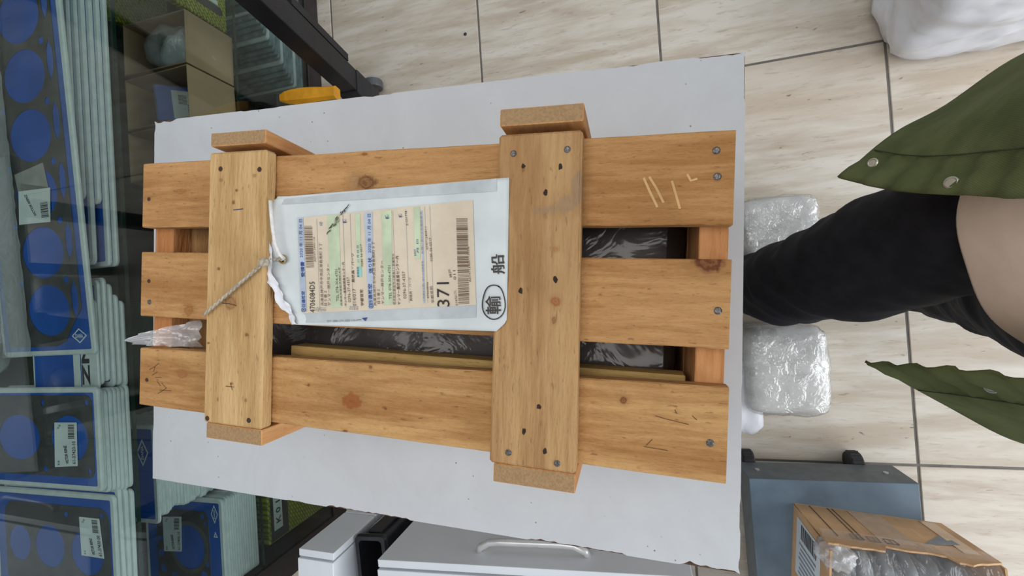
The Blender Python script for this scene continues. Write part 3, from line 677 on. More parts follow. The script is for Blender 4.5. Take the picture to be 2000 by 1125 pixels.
def lozenge(o, cx, cy, a, b, z, ax='X', th=.1):
    g = gasket(o, [[(cx+a,cy),(cx,cy+b),(cx-a,cy),(cx,cy-b)], [(cx+a*(1-th*1.8),cy),(cx,cy+b*(1-th*1.8)),(cx-a*(1-th*1.8),cy),(cx,cy-b*(1-th*1.8))]], z, .0003, 'card', 'diamond_logo')
    g['label'] = 'white outlined diamond logo'
    if ax == 'X': fn = lambda u, v: (cx-a*.5+a*u, cy-b*.22+b*.44*v, z+.0004)
    else: fn = lambda u, v: (cx-a*.28+a*.56*v, cy+b*.5-b*u, z+.0004)
    raw('logo_text', *fit_text('DANA', fn, .03), M['card'], g)
def part_label(o, q, z, number, seed, flip=False):  # q: px corners far-top, near-top, near-bottom, far-bottom at height z (world)
    c = [Vector(on(o, x, y, z)) for x, y in q]; zz = z-o.location.z
    P = lambda u, v: c[3].lerp(c[0], u).lerp(c[2].lerp(c[1], u), 1-v)      # u along +X, v up towards the far side
    f3 = lambda u, v, d=.0012: (*P(u, v), zz+d)
    lb = MB().add([f3(0,0,.0008), f3(1,0,.0008), f3(1,1,.0008), f3(0,1,.0008), f3(0,0,.0001), f3(1,0,.0001), f3(1,1,.0001), f3(0,1,.0001)], [(0,1,2,3),(7,6,5,4),(0,4,5,1),(1,5,6,2),(2,6,7,3),(3,7,4,0)]).build('part_label', M['card'], o)
    raw('label_text', *fit_text(number, lambda u, v: f3(.05+.52*u, .06+.15*v), .01), M['ink_black'], lb)
    def dg(u, v): uu = .06+.42*u; return f3(uu, .36+.1*u+.13*v)
    raw('label_text', *fit_text('VICTOR REINZ', dg, .03), M['ink_black'], lb)
    rnd = random.Random(seed); mb = MB(); t = .63
    while t < .95:
        wd = rnd.choice((.006, .01, .018)); mb.add([f3(t, .1), f3(t+wd, .1), f3(t+wd, .38), f3(t, .38)], [(0,1,2,3)]); t += wd+rnd.choice((.006, .01, .014))
    mb.build('label_barcode', M['ink_black'], lb)
    mb = MB()
    for u, v in ((.06,.82),(.12,.82),(.88,.82),(.93,.76)): mb.add([f3(u-.02,v-.04), f3(u+.02,v-.04), f3(u+.02,v+.04), f3(u-.02,v+.04)], [(0,1,2,3)])
    mb.build('label_mark', M['ink_grey'], lb)
    return lb
# stack under the long pack: right-hand part
for k in range(6):
    xs = (.125, .125, .27, .13, .28, .43)[k]; t = (.0085, .0085, .0085, .009, .008, .008)[k]; z = SH1+(0, .0085, .017, .0255, .0345, .0425)[k]
    pack(nth(k, 6)+' of the fanned white-edged packs under the long blue pack', 'packs stacked under the long pack', xs, .98, 1.140+.010*k, 1.40, z, t)
for k in range(5):
    t = .0070; pack(nth(k, 5)+' of the short packs beneath the pack with upside-down letters', 'short packs under the lettered pack', (-.155, -.15, -.152, -.138, -.145)[k], (.045, .06, .085, .10, .095)[k], 1.134+.007*k, 1.36, SH1+t*k, t)
rz_ = pack('white and blue gasket pack with bold black letters upside down, half under the long pack', None, -.158, .05, 1.165, 1.38, SH1+.035, .0055, 0, False)
MB().prism(rrect(-.104, .098, -.03, .10, .004), .0053, .0060).build('blue_print', M['pack_blue'], rz_)
rl = on(rz_, 190, 700, SH1+.041)
raw('bold_text', *fit_text('REINZ', lambda u, v: (.10-.19*u, -.058-.024*v, .0062), .03), M['ink_black'], rz_)
MB().box(-.098, .1, -.0555, -.0535, .0056, .0062).build('blue_line', M['pack_blue'], rz_)
# the long pack
DZ = SH1+.042; DT = .008; tl = -.045
dana = pack('long blue gasket pack with six round bores and a diamond logo, lying tilted on top', None, -.073, .86, 1.158, 1.47, DZ, DT, 0, True, tilt=tl)
dana.location.z = DZ+.018
lx, ly = .933, .312
out = [(-lx/2+.022,-ly/2+.12),(-lx/2+.032,-ly/2+.088),(-lx/2+.075,-ly/2+.055),(-lx/2+.105,-ly/2+.028),(lx/2-.03,-ly/2+.028),(lx/2-.03,ly/2-.03),(-lx/2+.022,ly/2-.03)]
holes = []
for i in range(6):
    cx = -lx/2+.105+.1335*i; holes.append(circ(cx, -.022, .059, .068, 30))
    for dx in (-.067, .0): pass
    if i < 6:
        hx_ = cx+.02; holes.append([(hx_-.045,-.107),(hx_-.02,-.119),(hx_+.02,-.121),(hx_+.045,-.109),(hx_+.022,-.100),(hx_-.018,-.099)])
    for yy in (.062, -.088): holes.append(circ(cx+.067 if i < 5 else cx+.07, yy, .0085, n=12))
gasket(dana, [out]+holes, DT)
for i in range(6): pass
lozenge(dana, -lx/2+.043, -ly/2+.045, .017, .024, DT+.0005, 'Y')
for q, ang in (((.10, -.005), .15), ((.062, -.01), -.22)):
    cx, cy = q; ca_, sa_ = math.cos(ang), math.sin(ang)
    MB().prism([(cx+x*ca_-y*sa_-lx/2+.3-.0, cy+x*sa_+y*ca_) for x, y in ((-.032,-.055),(.032,-.055),(.032,.045),(-.032,.045))], DT+.0014, DT+.0018).build('paper_insert', M['sticker'], dana)
lbx, lby = -lx/2+.345, -.012
lab = MB().prism([(lbx-.040,lby-.048),(lbx+.036,lby-.058),(lbx+.040,lby+.046),(lbx-.036,lby+.056)], DT+.0022, DT+.0030).build('part_label', M['card'], dana)
raw('label_text', *fit_text('VICTOR REINZ', lambda u, v: (lbx-.022+.052*u, lby+.012-.012*u*0+.028*u-.0+.009*v-.02, DT+.0032), .03), M['ink_black'], lab)
mb = MB(); t = 0
for i in range(14): wd = random.choice((.0008, .0014, .0022)); mb.box(lbx-.028+t, lbx-.028+t+wd, lby-.046, lby-.022, DT+.0031, DT+.0033); t += wd+.0012
mb.build('label_barcode', M['ink_black'], lab)
fm = MB(); rows = []
for i in range(61):
    rows.append([(-lx/2+.93*i/60, .05+.1*j/8, DT+.003+.010*math.exp(-((j-5)/2)**2)*(1+.6*nz((i*.35, j*.5, 0), 1, 4))+.003*nz((i*.8, j*.8, 2), 1, 5)) for j in range(9)])
fm.loft(rows, closed=False, cap=False).build('shrink_film', M['film_soft'], dana, smooth=True)
# stack B with the part-number label
for k in range(7):
    t = .0078; j = random.uniform(-.006, .006)
    pack(nth(k, 7)+' of the packs under the topmost labelled pack, middle upper-shelf stack', 'packs below the first numbered pack', -.388+j*.7+.002*k, -.150+j*.7, 1.132+.001*k+abs(j)*.5, 1.55, SH1+t*k, t)
pb = pack('blue gasket pack with white part-number label, topmost of the middle stack on the upper shelf', None, -.372, -.143, 1.134, 1.56, SH1+.0546, .0085)
zb = .0085
gasket(pb, [rrect(-.085,.097,-.196,.16,.02), circ(-.0,-.122,.052,.058,30), circ(.0,.045,.052,.07,30), circ(.08,-.18,.006,n=10), circ(-.07,-.18,.006,n=10), circ(.08,-.04,.007,n=10), circ(-.07,-.04,.007,n=10)], zb)
part_label(pb, [(107,825),(150,825),(152,910),(108,912)], SH1+.0546+zb+.0016, '61-37420-10', 11)
# stack C
for k in range(3):
    t = .0080; pack(nth(k, 3)+' pack under the slanted-label pack at the post end, upper shelf', 'packs below the second numbered pack', -.64, -.388+.004*k, 1.133+.006*k, 1.54, SH1+t*k, t, .01*(k-1))
pc = pack('blue gasket pack with slanted part-number label, nearest the corner post on the upper shelf', None, -.64, -.394, 1.150, 1.56, SH1+.024, .0080)
gasket(pc, [rrect(-.108,.092,-.188,.165,.03), circ(-.012,-.115,.052,.052,30), circ(-.008,.01,.050,.050,30), circ(-.008,.115,.042,.038,24), circ(.075,-.165,.006,n=10), circ(.07,-.05,.007,n=10), circ(-.09,-.16,.008,n=10), circ(-.09,-.05,.007,n=10)], .008)
part_label(pc, [(155,1009),(194,1013),(204,1091),(160,1084)], SH1+.0340, '61-37430-00', 12)
# plastic bags at the back of the upper shelf
for i, (x, y, sx__, sy__, sz) in enumerate(((.33, 1.545, .30, .14, .12), (.02, 1.55, .26, .13, .10), (.64, 1.55, .28, .13, .12))):
    bg = blob('plastic_bag', M['film_soft'], None, (0, 0, sz/2), (sx__, sy__, sz), .25, 2.2, i+3, 4, 3); bg.location = (x, y, SH1)
    tag(bg, ('crumpled clear plastic bag at the back of the upper shelf, behind the long pack middle', 'clear plastic bag behind the logo end of the long pack on the upper shelf', 'clear plastic bag on the upper shelf back row, farthest from the corner post')[i], 'plastic bag', 'clear bags at the back of the upper shelf')
    pw_ = blob('wrapped_part', M['pack_dark'], bg, (0, 0, sz*.35), (sx__*.75, sy__*.7, sz*.62), .2, 2, i, 3, 3)
# ---- middle shelf: open kraft boxes
def open_box(label, x0, x1, y0, y1, z, h, rz, cm, ci, name='cardboard_box', grp=None, wall=.0035):
    lx, ly = x1-x0, y1-y0
    t = thing(name, label, 'box', ((x0+x1)/2, (y0+y1)/2, z), rz, grp)
    q = MB().box(-lx/2, lx/2, -ly/2, ly/2, 0, .003).build('bottom', cm, t)
    MB().box(-lx/2, lx/2, -ly/2, -ly/2+wall, .003, h).build('wall_panel', cm, t, .0008)
    MB().box(-lx/2, lx/2, ly/2-wall, ly/2, .003, h).build('wall_panel', ci, t, .0008)
    MB().box(-lx/2, -lx/2+wall, -ly/2+wall, ly/2-wall, .003, h).build('wall_panel', ci, t, .0008)
    MB().box(lx/2-wall, lx/2, -ly/2+wall, ly/2-wall, .003, h).build('wall_panel', ci, t, .0008)
    return t
bxs = [(.703,.852,-.02,'open kraft box holding clear bags, beside the yellow-green pack on the middle shelf'), (.546,.694,.012,'open kraft box holding a blue and white labelled pack, middle one of the kraft boxes'), (.392,.538,0,'open kraft box partly hidden by the table corner, with blue packs inside')]
for i, (x0, x1, rz, lb) in enumerate(bxs): open_box(lb, x0, x1, 1.138, 1.372, SH2, .15, rz, M['cardboard'], M['cardboard_in'], grp='kraft boxes on the middle shelf')
def small_bag(label, x, y, z, s, i, core, cm='film_soft', grp=None):
    b_ = blob('plastic_bag', M[cm], None, (0, 0, s[2]/2), s, .22, 2.3, i, 4, 3); b_.location = (x, y, z); tag(b_, label, 'plastic bag', grp)
    blob('bagged_part', core, b_, (0, 0, s[2]*.42), (s[0]*.8, s[1]*.8, s[2]*.7), .18, 2, i, 3, 4); return b_
small_bag('clear bag with pale parts inside the first open kraft box', .772, 1.225, SH2+.0035, (.13, .155, .145), 21, M['pack_edge'])
small_bag('clear bag inside the kraft box half hidden by the table corner', .465, 1.30, SH2+.0035, (.11, .11, .08), 22, M['pack_grey'])
for i, (bx_, lbx2, tt) in enumerate(((.622, 'blue and white labelled pack standing in the middle kraft box', '70'), (.462, 'bright blue pack standing in the kraft box half hidden by the table', '70'))):
    p_ = MB().box(-.055, .055, -.02, .02, 0, .125).build('parts_pack', M['pack_blue'], None, .004); p_.location = (bx_, 1.185 if i else 1.20, SH2+.0035); p_.rotation_euler = (-.75 if i == 0 else -.25, 0, .1)
    p_.location.z += .035 if i == 0 else .005
    tag(p_, lbx2, 'pack')
    pl_ = MB().box(-.045, .04, -.0207, -.0202, .02 if i == 0 else .008, .085 if i == 0 else .04).build('pack_label', M['card'], p_)
    mb = MB(); 
    for k in range(7): mb.box(.0+.004*k, .0+.004*k+.002, -.0212, -.0208, .05, .07)
    if i == 0: mb.build('label_barcode', M['ink_black'], pl_)
    raw('label_text', *fit_text('ZU' if i else 'VICTOR', lambda u, v: (-.038+.04*u, -.0212, (.012 if i else .03)+.02*v), .03), M['ink_black'], pl_)
    MB().box(-.056, .056, -.0215, .0215, .001, .128).build('clear_sleeve', M['film'], p_, .002)
# yellow-green standing pack
gp = MB().box(-.14, .14, -.012, .012, 0, .27).build('printed_pack', M['green'], None, .003); gp.location = (1.008, 1.165, SH2); tag(gp, 'yellow-green patterned pack standing upright beside the kraft boxes', 'gasket pack')
vs, fs = flat2d([rrect(-.10, -.075, .0, .2, .01)+[], rrect(-.055, .0, .02, .22, .02), circ(-.028, .08, .018), circ(-.028, .16, .018)], .001)
raw('gasket', [(v.x, -.0126+v.z*.3, v.y+.015) for v in vs], fs, M['gasket'], gp)
MB().box(-.072, -.058, -.0135, -.0128, .03, .2).build('barcode_label', M['card'], gp)
gp2 = MB().box(-.16, .16, -.012, .012, 0, .25).build('printed_pack', M['green'], None, .003); gp2.location = (1.03, 1.40, SH2); tag(gp2, 'second yellow-green pack standing behind the first open kraft box', 'gasket pack')
# black carton with round sticker
bk = MB().box(-.15, .15, -.13, .13, 0, .12).build('black_carton', M['black_box'], None, .004); bk.location = (.20, 1.36, SH2); tag(bk, 'black carton with a round grey sticker on the middle shelf behind the crate', 'carton')
MB().prism(circ(.02, -.075, .045, n=32), .1202, .1208).build('round_sticker', M['sticker'], bk)
raw('sticker_text', *fit_text('Neprom', lambda u, v: (-.0+.04*u, -.098+.01*v, .1212), .02), M['ink_black'], bk)
MB().prism([(-.015,-.078),(.055,-.062),(.055,-.048),(-.015,-.064)], .1209, .1211).build('sticker_band', M['glass_edge'], bk)
jr = MB().loft([[(r*math.cos(a*PI/12), r*math.sin(a*PI/12), z) for a in range(24)] for r, z in ((.028,0),(.03,.004),(.03,.06),(.024,.066),(.024,.085),(.0,.085))], cap=False).build('metal_canister', M['pack_grey'], None, smooth=True); jr.location = (.42, 1.44, SH2); tag(jr, 'small grey metal canister behind the kraft boxes on the middle shelf', 'canister')
# tall stack E and label stack D at the left end
for k in range(29):
    t = .0080; j = .012*nz((k*.45, 2, 0), 1, 3)
    pack(nth(k, 29)+' white-edged pack in the tall stack on the middle shelf', 'tall stack of packs on the middle shelf', -.515+j+.0022*max(0, k-6)*.0, -.285+j*.6, 1.205+j*.5, 1.45, SH2+t*k, t, 0, k > 26)
pe = pack('blue gasket pack with diamond logo, topmost of the tall stack on the middle shelf', None, -.53, -.275, 1.20, 1.46, SH2+.232, .008)
gasket(pe, [rrect(-.07,.10,-.05,.09,.02), circ(.0,.03,.05)], .008); lozenge(pe, .055, -.085, .035, .02, .0087)
for k in range(14):
    t = .0078; j = .004*nz((k*.6, 4, 0), 1, 3)
    pack(nth(k, 14)+' white-edged pack under the one-bore pack, middle shelf post end', 'stack of packs at the post end', -.775+.03*0, -.522+j, 1.140+abs(j), 1.43, SH2+t*k, t)
pd = pack('blue gasket pack with one round bore and label, topmost at the middle shelf post end', None, -.775, -.520, 1.138, 1.43, SH2+.1092, .008)
gasket(pd, [rrect(-.125,.09,-.095,.10,.02), circ(-.015,-.02,.062,.058,34), circ(.075,-.075,.007,n=10), circ(.055,-.085,.006,n=10), circ(-.09,-.07,.011,n=14), circ(-.06,-.085,.007,n=10), circ(-.105,-.03,.007,n=10), circ(-.1,.04,.009,n=12), circ(-.085,.08,.012,n=12), circ(-.04,.085,.01,n=12), circ(.0,.088,.009,n=12)], .008)
MB().loft([[(-.015+rr*math.cos(a*PI/20), -.02+rr*.95*math.sin(a*PI/20), zz) for a in range(40)] for rr, zz in ((.062,.0092),(.062,.0100),(.074,.0100),(.074,.0092))], cap=False).build('bore_ring', M['ring'], pd)
part_label(pd, [(318,1009),(354,1009),(355,1077),(321,1076)], SH2+.1092+.0105, '61-37400-10', 13)
lozenge(pd, .085, -.118, .026, .012, .0087)
gasket(pd, [[(.02,-.112),(.036,-.118),(.02,-.126)], [(.023,-.1155),(.031,-.1185),(.023,-.1225)]], .0086, .0003, 'card', 'triangle_mark')
# bottom deck
gb = MB().box(-.085, .085, -.12, .12, 0, .27).build('printed_box', M['green'], None, .003); gb.location = (-.655, 1.262, DK); tag(gb, 'yellow-green printed box on the bottom deck beside the corner post', 'box')
db = MB().box(-.08, .07, -.1207, -.1202, .19, .262).build('dark_band', M['pack_dark'], gb)
MB().box(-.05, .068, -.1212, -.1208, .215, .25).build('white_label', M['card'], db)
raw('label_text', *fit_text('K 0 1', lambda u, v: (-.03+.07*u, -.1216, .222+.02*v), .02), M['ink_black'], db)
for k in range(2):
    g2 = MB().box(-.07, .07, -.12, .12, 0, .25).build('printed_box', M['green'], None, .003); g2.location = (-.49+.16*k, 1.268, DK); tag(g2, ('yellow-green printed box, second from the corner post on the bottom deck', 'yellow-green printed box, third from the corner post on the bottom deck')[k], 'box')
for k in range(22):
    t = .0118; xs = .965-.0095*k+.01*nz((k*.9, 0, 0), 1, 2)
    xs = .78+.0115*k+.012*nz((k*.9, 0, 0), 1, 2)
    pack(nth(k, 22)+' grey sleeved pack in the bottom-deck stack below the kraft boxes', 'grey sleeved packs on the bottom deck', xs, 1.24, 1.138+.004*abs(nz((k*.7, 1, 0), 1, 1)), 1.42, DK+t*k, t, 0, False, M['pack_grey'] if k % 5 != 3 else M['pack_edge'], 'sleeved_pack')
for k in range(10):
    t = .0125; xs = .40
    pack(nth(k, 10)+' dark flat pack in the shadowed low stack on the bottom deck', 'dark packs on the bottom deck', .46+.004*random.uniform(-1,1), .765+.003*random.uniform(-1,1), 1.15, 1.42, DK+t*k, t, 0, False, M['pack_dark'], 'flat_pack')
# ------------------------------------------------------------------ black and orange trolley stand beside the case
ts = thing('trolley_stand', 'black metal upright on a grey caster with an orange arm, beside the display case', 'trolley', (.76, .88, 0))
def sect(cx, cy, z, hx_, hy_): return [(cx-hx_,cy-hy_,z),(cx+hx_,cy-hy_,z),(cx+hx_,cy+hy_,z),(cx-hx_,cy+hy_,z)]
MB().loft([sect(-.02+.1385*z-.0, .0, z, .036, .032) for z in (.13, .55, 1.0)]).build('upright', M['black_metal'], ts, .002)
MB().loft([sect(.03+.1385*z, -.0, z, .012, .033) for z in (.21, .46)]).build('side_plate', M['black_metal'], ts, .001)
MB().loft([sect(-.025, .0, .05, .045, .045), sect(-.022, 0, .10, .042, .045), sect(-.0, .0, .17, .040, .036)]).build('foot_bracket', M['black_plastic'], ts, .002)
cst = MB(); cst.loft([[(.05+xx, -.015+.034*rr*math.cos(a*PI/12), .036+.034*rr*math.sin(a*PI/12)) for a in range(24)] for xx, rr in ((-.014,.5),(-.014,.95),(-.010,1),(.010,1),(.014,.95),(.014,.5))]).build('caster_wheel', M['grey_foot'], ts)
MB().tube([(.03,-.015,.036),(.07,-.015,.036)], .006).build('caster_axle', M['black_metal'], ts)
MB().tube([(.05,-.015,.036),(.03,0,.09)], .012).build('caster_stem', M['black_metal'], ts)
oa = [(-.092+.02*f, -.035+.21*f, .285) for f in [i/8 for i in range(9)]]
MB().loft([[(x-.022*wd, y, z-.02*wd), (x+.022*wd, y, z-.02*wd), (x+.026*wd, y, z+.006), (x+.018*wd, y, z+.02*wd), (x-.018*wd, y, z+.02*wd), (x-.026*wd, y, z+.006)] for (x, y, z), wd in zip(oa, (.8,.8,.85,.95,1,1,.95,.8,.45))]).build('arm', M['orange'], ts, smooth=False)
# ------------------------------------------------------------------ white drawer cabinets and black bin
def cabinet(label, A_, B_, depth, zt, splits, handle=None, name='drawer_cabinet'):
    A_ = Vector(A_); B_ = Vector(B_); d = (A_-B_); wd = d.length; ang = math.atan2(d.y, d.x)-PI/2
    t = thing(name, label, 'cabinet', (B_.x, B_.y, 0), ang)          # local: y along front (0..wd), +x is out of the front
    nx_ = Vector((math.cos(ang), math.sin(ang), 0)); al = Vector((-math.sin(ang), math.cos(ang), 0)); B3 = Vector((B_.x, B_.y, 0))
    def fp(px, py, out=0):                    # photo pixel on the front plane -> (along, z)
        q0, q1 = at(px, py, 0), Vector((0, 0, HC)); dd = q0-q1; k = ((B3+nx_*out-q1).dot(nx_))/dd.dot(nx_); h = q1+dd*k; return ((h-B3).dot(al), h.z)
    MB().box(-depth, -.022, 0, wd, .0, zt).build('carcass', M['white_melamine'], t, .001)
    MB().box(-.022, -.0185, .006, wd-.006, .06, zt-.012).build('painted_shadow_strip', M['gap'], t)  # shade behind the drawer fronts, put in as a grey filler strip
    zs = [zt-.004]+splits
    for k in range(len(zs)-1):
        f_ = MB().box(-.018, 0, .001, wd-.001, zs[k+1]+.004, zs[k]).build('drawer_front', M['white_melamine'], t, .0008)
        if handle and k == 0:
            (ya_, za), (yb_, zb_) = fp(1148, 1095), fp(938, 1073); (ym, zm) = fp(1045, 1069, .026); y0, y1, z = ya_, yb_, (za+zb_)/2-.003
            MB().tube([(0, y0, z), (.012, y0+.006, z+.002), (.024, y0+.03, z+.003), (.026, y0+.06, z+.003), (.026, (y0+y1)/2, z+.003), (.026, y1-.06, z+.003), (.024, y1-.03, z+.003), (.012, y1-.006, z+.002), (0, y1, z)], .0085, 10).build('handle', M['chrome'], f_, smooth=True)
    return t
zc = .538
a_, b_2, h0, h1 = at(735,1095,zc), at(1355,1130,zc), None, None
big = cabinet('wide white drawer cabinet with a bow handle on its front, beside the table', (a_.x, a_.y), (b_2.x, b_2.y), .45, zc, [.34, .17, .05], (.225, .488, zc-.08))
a2, b2 = at(581,1073,zc), at(650,1083,zc)
cabinet('narrow white drawer cabinet beside the corner post of the glass case', (a2.x, a2.y), (b2.x, b2.y), .40, zc, [.345, .05])
bn = thing('waste_bin', 'black plastic bin standing between the two white cabinets', 'bin', (-.72, .70, 0), .05)
def rr3(hx_, hy_, z, r=.01, cx=0): return [(x+cx, y, z) for x, y in rrect(-hx_, hx_, -hy_, hy_, r, 3)]
MB().loft([rr3(.085,.030,0), rr3(.10,.040,.42), rr3(.10,.040,.45), rr3(.094,.034,.45), rr3(.088,.028,.02)], cap=False).build('body', M['black_plastic'], bn)
MB().box(-.085, .085, -.028, .028, .001, .012).build('base', M['black_plastic'], bn)
MB().loft([rr3(.106,.044,.438), rr3(.108,.046,.446), rr3(.106,.044,.456), rr3(.096,.034,.456), rr3(.096,.034,.438)], cap=False).build('rim', M['black_plastic'], bn)
MB().box(.099, .108, -.02, .02, .16, .43).build('front_rib', M['black_metal'], bn, .002)
# ------------------------------------------------------------------ platform dolly with torn carton
PZ = .18
pA, pB = at(1463,935,PZ), at(1795,945,PZ)
pr = math.atan2(pA.y-pB.y, pA.x-pB.x)-PI/2; pw_l = (pA-pB).length
dl = thing('platform_dolly', 'blue-grey steel platform dolly on black wheels below the table end', 'dolly', (pB.x, pB.y, 0), pr)
MB().box(-.55, 0, 0, pw_l, PZ-.004, PZ).build('deck', M['steelblue'], dl, .0015)
MB().box(-.004, 0, 0, pw_l, .065, PZ-.004).build('skirt_panel', M['steelside'], dl)
MB().box(-.55, -.546, 0, pw_l, .065, PZ-.004).build('skirt_panel', M['steelside'], dl)
MB().box(-.546, -.004, 0, .004, .065, PZ-.004).build('skirt_panel', M['steelside'], dl)
MB().box(-.546, -.004, pw_l-.004, pw_l, .065, PZ-.004).build('skirt_panel', M['steelside'], dl)
for y in (.04, pw_l-.035): MB().tube([(0, y, .12), (.003, y, .12)], .006, 10).build('screw', M['screw'], dl)
for x in (.0, -.50):
    for y in (.075, pw_l-.03):
        whl = MB().loft([[(x+(-.008 if x == 0 else 0)+.032*rr*math.cos(a*PI/14), y+yy, .032+.032*rr*math.sin(a*PI/14)) for a in range(28)] for yy, rr in ((-.016,.4),(-.016,.9),(-.012,1),(.012,1),(.016,.9),(.016,.4))]).build('wheel', M['rubber'], dl)
        tr_ = MB()
        for a in range(14): ang = a*2*PI/14; cxx, czz = x+(-.008 if x == 0 else 0)+.0325*math.cos(ang), .0335+.0318*math.sin(ang); tr_.box(cxx-.0018, cxx+.0018, y-.012, y+.012, czz-.0018, czz+.0018)
        tr_.build('tread', M['rubber'], whl)
        MB().box(x-.040, x-.014, y-.021, y-.018, .03, .17).build('fork', M['steelside'], dl)
cA, cB = at(1550,982,PZ), at(1839,1022,PZ)
cr = math.atan2(cA.y-cB.y, cA.x-cB.x)-PI/2; cl = (cA-cB).length
ct = thing('torn_carton', 'torn brown carton wrapped in stretch film standing on the grey dolly', 'box', (cB.x, cB.y, PZ), cr)
CH = .215; cd = .34
def wallstrip(name, p, q, tops, mat, th=.004, lean=0):
    p = Vector(p); q = Vector(q); nrm = Vector((-(q-p).y, (q-p).x)).normalized()*th; n = len(tops)-1; R = []
    for i, h in enumerate(tops):
        a = p.lerp(q, i/n); b = a+nrm; lo = -nrm.normalized()*lean
        R.append([(a.x,a.y,.004),(b.x,b.y,.004),(b.x+lo.x,b.y+lo.y,h),(a.x+lo.x,a.y+lo.y,h)])
    return MB().loft(R).build(name, mat, ct)
tp = [CH-.012+.006*nz((i*.5,0,0),1,2)-(.020 if 8 < i < 20 else 0)-(.03*max(0,(6-i)/6)) for i in range(31)]
wallstrip('wall_panel', (0,0), (0,cl), tp, M['cardboard2'], lean=.012)
wallstrip('wall_panel', (0,cl), (-cd,cl), [CH, CH, CH-.002, CH], M['cardboard2'])
wallstrip('wall_panel', (-cd,cl), (-cd,0), [CH]*4, M['cardboard2'])
wallstrip('wall_panel', (-cd,0), (0,0), [CH, CH-.004, CH-.01, CH-.04], M['cardboard2'], lean=.01)
MB().box(-cd, 0, 0, cl, 0, .004).build('bottom', M['cardboard2'], ct)
MB().box(-.16, -.02, cl+.0004, cl+.0012, .03, .17).build('shipping_label', M['card'], ct)
sl = [c for c in ct.children if c.name.startswith('shipping_label')][0]
mb = MB(); t = .06
while t < .15: wd = random.choice((.002,.004,.005)); mb.box(-.062, -.026, cl+.0013, cl+.0017, t, t+wd); t += wd+.003
mb.build('label_barcode', M['ink_black'], sl)
mb = MB()
for k in range(7): mb.box(-.15+.012*k, -.145+.012*k, cl+.0013, cl+.0017, .05+.004*(k%3), .15-.006*(k%2))
mb.build('label_text', M['ink_grey'], sl)
for y0, y1 in ((.02,.05),(.13,.20)):
    MB().hexa([(.0004,y0,.006),(.0012,y0,.006),(.0012,y1,.006),(.0004,y1,.006),(.0094,y0,.155),(.0110,y0,.155),(.0110,y1,.155),(.0094,y1,.155)]).build('tape_strip', M['tape'], ct)
for y in (cl-.035, cl-.075, cl-.085, cl-.15): MB().hexa([(.0004,y,.006),(.0010,y,.006),(.0010,y+.002,.006),(.0004,y+.002,.006),(.010,y,.165),(.0108,y,.165),(.0108,y+.002,.165),(.010,y+.002,.165)]).build('crease_line', M['ink_brown'], ct)
mb = MB()
for k in range(3):
    y = .17+.032*k
    for (u0, u1, v0, v1) in ((0,.022,0,.002),(0,.022,.018,.02),(0,.002,0,.02),(.02,.022,0,.02),(.009,.011,0,.02)):
        xx = .0098; mb.box(xx+.0016, xx+.0020, y+u0, y+u1, .148+v0, .148+v1)
mb.build('print_mark', M['ink_brown'], ct)
MB().hexa([(.0040,.04,.07),(.0048,.04,.07),(.0062,.07,.10),(.0054,.07,.10),(.0080,.035,.12),(.0092,.035,.12),(.0100,.11,.14),(.0090,.11,.14)]).build('torn_patch', M['ink_grey'], ct)
rows = [[(-.06+.078*math.sin(j/10*PI*.5), cl-.31*i/30, CH-.06+.055*math.cos(j/10*PI*.5)+.004*nz((i*.5,j*.5,0),1,3)) for j in range(11)] for i in range(31)]
MB().loft(rows, closed=False, cap=False).build('stretch_film', M['film_bag'], ct, smooth=True)
blob('film_bunch', M['film_white'], ct, (-.02, cl-.02, CH-.03), (.05, .06, .07), .35, 3, 8, 4)
for i in range(6):
    y = cl-.055-.042*i
    gp_ = thing('bagged_part', ('first','second','third','fourth','fifth','last')[i]+' bagged grey part in the torn carton, counted from its labelled side', 'machine part', (ct.matrix_world @ Vector((0,0,0))).to_tuple(), 0, 'bagged parts in the torn carton')
    px_, py_ = rotz(-.10, y, cr); gp_.location = (cB.x+px_, cB.y+py_, PZ+.004); gp_.rotation_euler = (0, 0, cr)
    blob('part_body', M['grey_part'], gp_, (0, 0, .08), (.15, .029, .16), .12, 2, i, 3, 3)
    blob('bag', M['film_bag'], gp_, (0, 0, .092), (.165, .036, .184), .22, 3, i+9, 4, 3)
# ------------------------------------------------------------------ bags and wrapped bundles on the floor
wb = blob('carrier_bag', M['bag'], None, (0, 0, .15), (.46, .52, .30), .07, 3.2, 4, 5, 9); wb.location = (.80, -.975, 0); tag(wb, 'white plastic carrier bag on the tiled floor beyond the green jacket', 'bag')
rolls = [(-.255, -.395, .235, .20, .15, 'film-wrapped white bundle on the floor beside the black trouser leg, towards the dolly'), (.140, -.415, .165, .19, .11, 'film-wrapped pale bundle on the floor mostly behind the black trouser leg')]
for i, (x, y, a, b, c, lb) in enumerate(rolls):
    rl_ = blob('wrapped_bundle', M['foam'], None, (0, 0, c/2), (a, b, c), .03, 2, i+2, 4, 7); rl_.location = (x, y, 0); tag(rl_, lb, 'bundle', 'film-wrapped bundles on the floor')
    blob('film_wrap', M['film_wrap'], rl_, (0, 0, c/2+.003), (a+.012, b+.012, c+.006), .05, 3.4, i+6, 5, 6)
sb = blob('foam_bag', M['bag'], None, (0, 0, .06), (.23, .13, .12), .12, 2.5, 9, 4, 5); sb.location = (-.325, -.275, 0); tag(sb, 'small white plastic bag under the near edge of the table', 'bag')
pe_ = MB().loft([[(.006*math.cos(a*PI/4)*k, .006*math.sin(a*PI/4)*k, z) for a in range(8)] for k, z in ((.8,0),(1,.002),(.5,.004))]).build('pebble', M['rubber'], None); q_ = at(909, 67, 0); pe_.location = (q_.x, q_.y, 0); tag(pe_, 'tiny dark pebble on the floor tile beside the joint', 'pebble')
